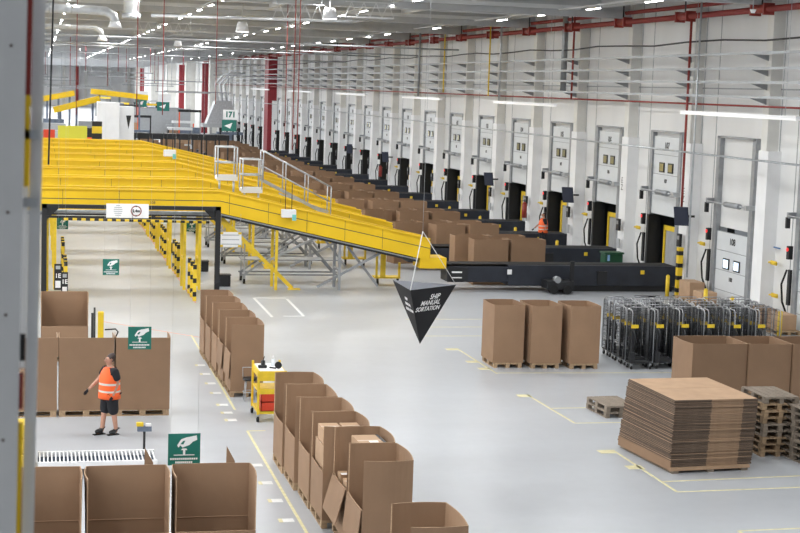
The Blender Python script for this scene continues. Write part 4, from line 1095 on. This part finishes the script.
for i in range(16):
    X, Y, z = -6+1.7*i, 135+(i*37 % 90), 6.2+(i*13 % 7)*.35
    t = empty('overhead_rail', (X, Y, z), label='%s thin grey rail hung over the distant machines, counting from the left edge' % ORD[i].replace(' nearest', '').replace('nearest', 'first'), cat='rail')
    MB().box(-3.5, 3.5, -.05, .05, 0, .10, steel_d).build('rail', t)
    for x in (-3.2, 0, 3.2): MB().cyl((x, 0, .1), (x, 0, ZC-z), .035, (grey, steel_d, redc)[i % 3], 5).build('hanger', t)
for i in range(8):
    t = empty('roller_conveyor', (6.9+1.05*i, 124.6+(i % 2)*.4, 0), label='%s short black roller conveyor in the far row behind the belts' % ORD[i].replace(' nearest', '').replace('nearest', 'first'), cat='conveyor')
    MB().box(-.45, .45, 0, 2.0, 3.05, 3.5, black).build('body', t); MB().box(-.4, -.3, 0, .2, 0, 3.05, black).build('leg', t); MB().box(.3, .4, 0, .2, 0, 3.05, black).build('leg', t)
dir_sign((14.0, 225, 5.1), 'smaller distant green and white direction sign, left of the pair', 0, 1.1, '')

# ------------------------------------------------------------------ people
def skinned(name, pts, edges, mats_, parent, root=0, sub=2, matfn=None):
    me = bpy.data.meshes.new(name); me.from_pydata([p[:3] for p in pts], edges, [])
    o = bpy.data.objects.new(name, me); C.objects.link(o)
    o.modifiers.new('skin', 'SKIN')
    for i, p in enumerate(pts):
        sv = me.skin_vertices[0].data[i]; rr = p[3]; ry = p[4] if len(p) > 4 else rr
        sv.radius = (rr, ry); sv.use_root = (i == root)
    s = o.modifiers.new('sub', 'SUBSURF'); s.levels = sub; s.render_levels = sub
    dg = bpy.context.evaluated_depsgraph_get(); dg.update()
    m2 = bpy.data.meshes.new_from_object(o.evaluated_get(dg)); bpy.data.objects.remove(o)
    m2.name = name; m2.materials.clear()
    for m in mats_: m2.materials.append(m)
    for p in m2.polygons: p.use_smooth = True; p.material_index = matfn(p.center) if matfn else 0
    o = bpy.data.objects.new(name, m2); C.objects.link(o); o.parent = parent
    return o
def person(loc, rz, label, simple=False):
    """faces -Y in local space before rz; walking"""
    t = empty('person', loc, rz, label=label, cat='person')
    # local: x = person's left... y = back(+)/front(-)
    P_ = [(0, 0, .98, .135, .11), (0, .0, 1.12, .135, .11), (0, .0, 1.28, .15, .115), (0, -.01, 1.42, .13, .10), (0, -.01, 1.49, .055), (0, -.02, 1.54, .052),
          (0, -.03, 1.62, .082, .092), (0, -.03, 1.70, .078, .09),                                              # head 6,7
          (.17, 0, 1.41, .062), (.22, .06, 1.16, .045), (.23, -.04, .94, .034), (.235, -.07, .88, .03),      # left arm 8-11
          (-.17, 0, 1.41, .062), (-.25, -.13, 1.18, .045), (-.28, -.30, 1.02, .034), (-.285, -.35, .97, .03),  # right arm 12-15
          (.09, .0, .90, .11), (.10, .04, .52, .068), (.10, .10, .13, .046), (.10, .10, .06, .045), (.10, -.05, .035, .04),   # left leg 16-20 (rear foot)
          (-.09, -.01, .90, .10), (-.10, -.07, .52, .066), (-.10, -.12, .13, .046), (-.10, -.12, .06, .045), (-.10, -.28, .05, .04)]  # right leg 21-25
    E_ = [(0, 1), (1, 2), (2, 3), (3, 4), (4, 5), (5, 6), (6, 7), (3, 8), (8, 9), (9, 10), (10, 11), (3, 12), (12, 13), (13, 14), (14, 15),
          (0, 16), (16, 17), (17, 18), (18, 19), (19, 20), (0, 21), (21, 22), (22, 23), (23, 24), (24, 25)]
    body = skinned('body', P_, E_, [skin], t)
    # face
    m_ = MB(); m_.cone((0, -.105, 1.635), (0, -.15, 1.62), .02, .008, skin, 8); m_.build('nose', body)
    m_ = MB(); m_.box(-.025, .025, -.122, -.115, 1.585, 1.594, mat('lips', (.45, .15, .12), .5)); m_.build('mouth', body)
    for s in (-1, 1):
        MB().cyl((s*.032, -.118, 1.66), (s*.032, -.112, 1.66), .011, black, 8).build('eye', body)
        MB().cyl((s*.075, -.02, 1.645), (s*.095, -.015, 1.645), .025, skin, 10).build('ear', body)
    h = skinned('hair', [(0, -.015, 1.735, .125, .125), (0, .035, 1.68, .115, .105), (0, .055, 1.57, .06)], [(0, 1), (1, 2)], [hairm], t, sub=2)
    # hands with fingers, inside dark gloves
    for (w0, w1, s) in (((.235, -.07, .88), (.24, -.11, .80), 1), ((-.285, -.35, .97), (-.29, -.42, .91), -1)):
        w0, w1 = V(w0), V(w1); d = (w1-w0).normalized(); sd = V((0, 1, 0)).cross(d).normalized(); sd = d.cross(V((s, 0, 0))).normalized()
        pts = [(*w0, .032), (*(w0+d*.05), .036, .022)]; ed = [(0, 1)]
        for j, q in enumerate((-1.5, -.5, .5, 1.5)):
            L_ = (.07, .085, .08, .06)[j]; b0 = w0+d*.08+sd*q*.018
            k0 = len(pts); pts += [(*b0, .011), (*(b0+d*L_*.5+V((-s*.006, 0, 0))), .010), (*(b0+d*L_+V((-s*.022, 0, 0))), .008)]; ed += [(1, k0), (k0, k0+1), (k0+1, k0+2)]
        k0 = len(pts); b0 = w0+d*.03+V((0, -.03, 0)); pts += [(*b0, .012), (*(b0+d*.045+V((0, -.02, 0))), .010)]; ed += [(0, k0), (k0, k0+1)]
        skinned('glove', pts, ed, [cloth], t, sub=1)
    # T-shirt sleeves + torso, vest, shorts, shoes, socks
    skinned('t_shirt', [(0, 0, 1.02, .140, .118), (0, 0, 1.28, .155, .12), (0, -.01, 1.41, .137, .108), (0, -.01, 1.47, .068), (.19, 0, 1.40, .098), (.235, .05, 1.19, .088), (-.19, 0, 1.40, .098), (-.235, -.09, 1.25, .08)],
            [(0, 1), (1, 2), (2, 3), (2, 4), (4, 5), (2, 6), (6, 7)], [cloth], t, root=1)
    def vm(c): return 1 if (.965 < c.z < 1.005 or 1.10 < c.z < 1.145) else 0
    m_ = MB(); rings = [(.80, .255, .225), (.90, .25, .22), (.945, .248, .218), (.985, .246, .216), (1.10, .24, .21), (1.145, .24, .21), (1.25, .225, .205), (1.36, .19, .175), (1.44, .14, .125), (1.475, .09, .08)]
    n = 24; R_ = [[m_.bm.verts.new((a*math.cos(2*PI*i/n), b_*math.sin(2*PI*i/n)-.01, z)) for i in range(n)] for z, a, b_ in rings]
    for l in range(len(rings)-1):
        for i in range(n):
            f = m_.face([R_[l][i], R_[l][(i+1) % n], R_[l+1][(i+1) % n], R_[l+1][i]], reflect if l in (2, 4) else orange)
            if f: f.smooth = True
    v_ = m_.build('safety_vest', t)
    sm = v_.modifiers.new('solid', 'SOLIDIFY'); sm.thickness = .008; sm.offset = 1
    skinned('shorts', [(0, 0, .97, .175, .155), (.09, .0, .86, .14), (.11, .04, .42, .12), (-.09, -.01, .86, .14), (-.11, -.06, .42, .12)], [(0, 1), (1, 2), (0, 3), (3, 4)], [cloth], t)
    for (hx, hy, hz, tx_, ty, tz) in ((.10, .12, .07, .10, -.07, .05), (-.10, -.10, .08, -.10, -.30, .055)):
        sh = skinned('shoe', [(hx, hy, hz+.07, .06), (hx, hy+.02, hz, .062, .062), (hx, (hy+ty)/2, hz-.005, .062, .055), (tx_, ty, tz+.005, .055, .045)], [(0, 1), (1, 2), (2, 3)], [black], t, root=1)
        m_ = MB(); m_.box(hx-.045, hx+.045, min(hy, ty)-.03, max(hy, ty)+.04, .0, .02, rubber); m_.build('sole', sh)
    return t
person((1.50, 33.65, 0), math.radians(-62), 'person in orange vest, black shorts and shoes walking left past tall boxes')
person((23.0, 69.7, .35), math.radians(-90), 'distant person in orange clothing at an open dock door')
t = empty('step_platform', (23.0, 69.7, 0), label='low black step under the distant person at the dock', cat='step')
MB().box(-.5, .5, -.5, .5, 0, .345, black).build('deck', t)

# ------------------------------------------------------------------ light
w = bpy.data.worlds.new('world'); S.world = w; w.use_nodes = True
w.node_tree.nodes['Background'].inputs['Color'].default_value = (.86, .93, 1, 1); w.node_tree.nodes['Background'].inputs['Strength'].default_value = .2
def area(name, x, y, sx, sy, p, z=10.85):
    l = bpy.data.lights.new(name, 'AREA'); l.shape = 'RECTANGLE'; l.size = sx; l.size_y = sy; l.energy = p; l.color = (1, .992, .975)
    o = bpy.data.objects.new(name, l); C.objects.link(o); o.location = (x, y, z)
for x, px in ((-27, 2.2), (-18, 1.7), (-10, 1.15), (-4.4, .62), (4.25, .62), (10.6, .66), (17.6, .58)):  # area lights for ceiling rows; outer left ones added to brighten box sides
    for i in range(9):          # grouped every second bay so belt shadows fall in bands
        y = -4.8+13.2*i
        q = 1.04*px*(.35 if (y < 15 and x > -6) else (.85 if y < 40 and x > 8 else 1))
        area('lamp_fill_group', x, y, .8, 2.6, 42*13.2*q)
    for y, L_ in ((120, 24), (160, 44), (215, 54), (290, 80), (380, 80)):
        area('light_line', x, y, .22, L_, 42*L_*px*(2.0 if y > 260 else 1))
S.view_settings.view_transform = 'Standard'; S.view_settings.look = 'None'; S.view_settings.gamma = 1; S.view_settings.use_curve_mapping = False
S.view_settings.exposure = .0
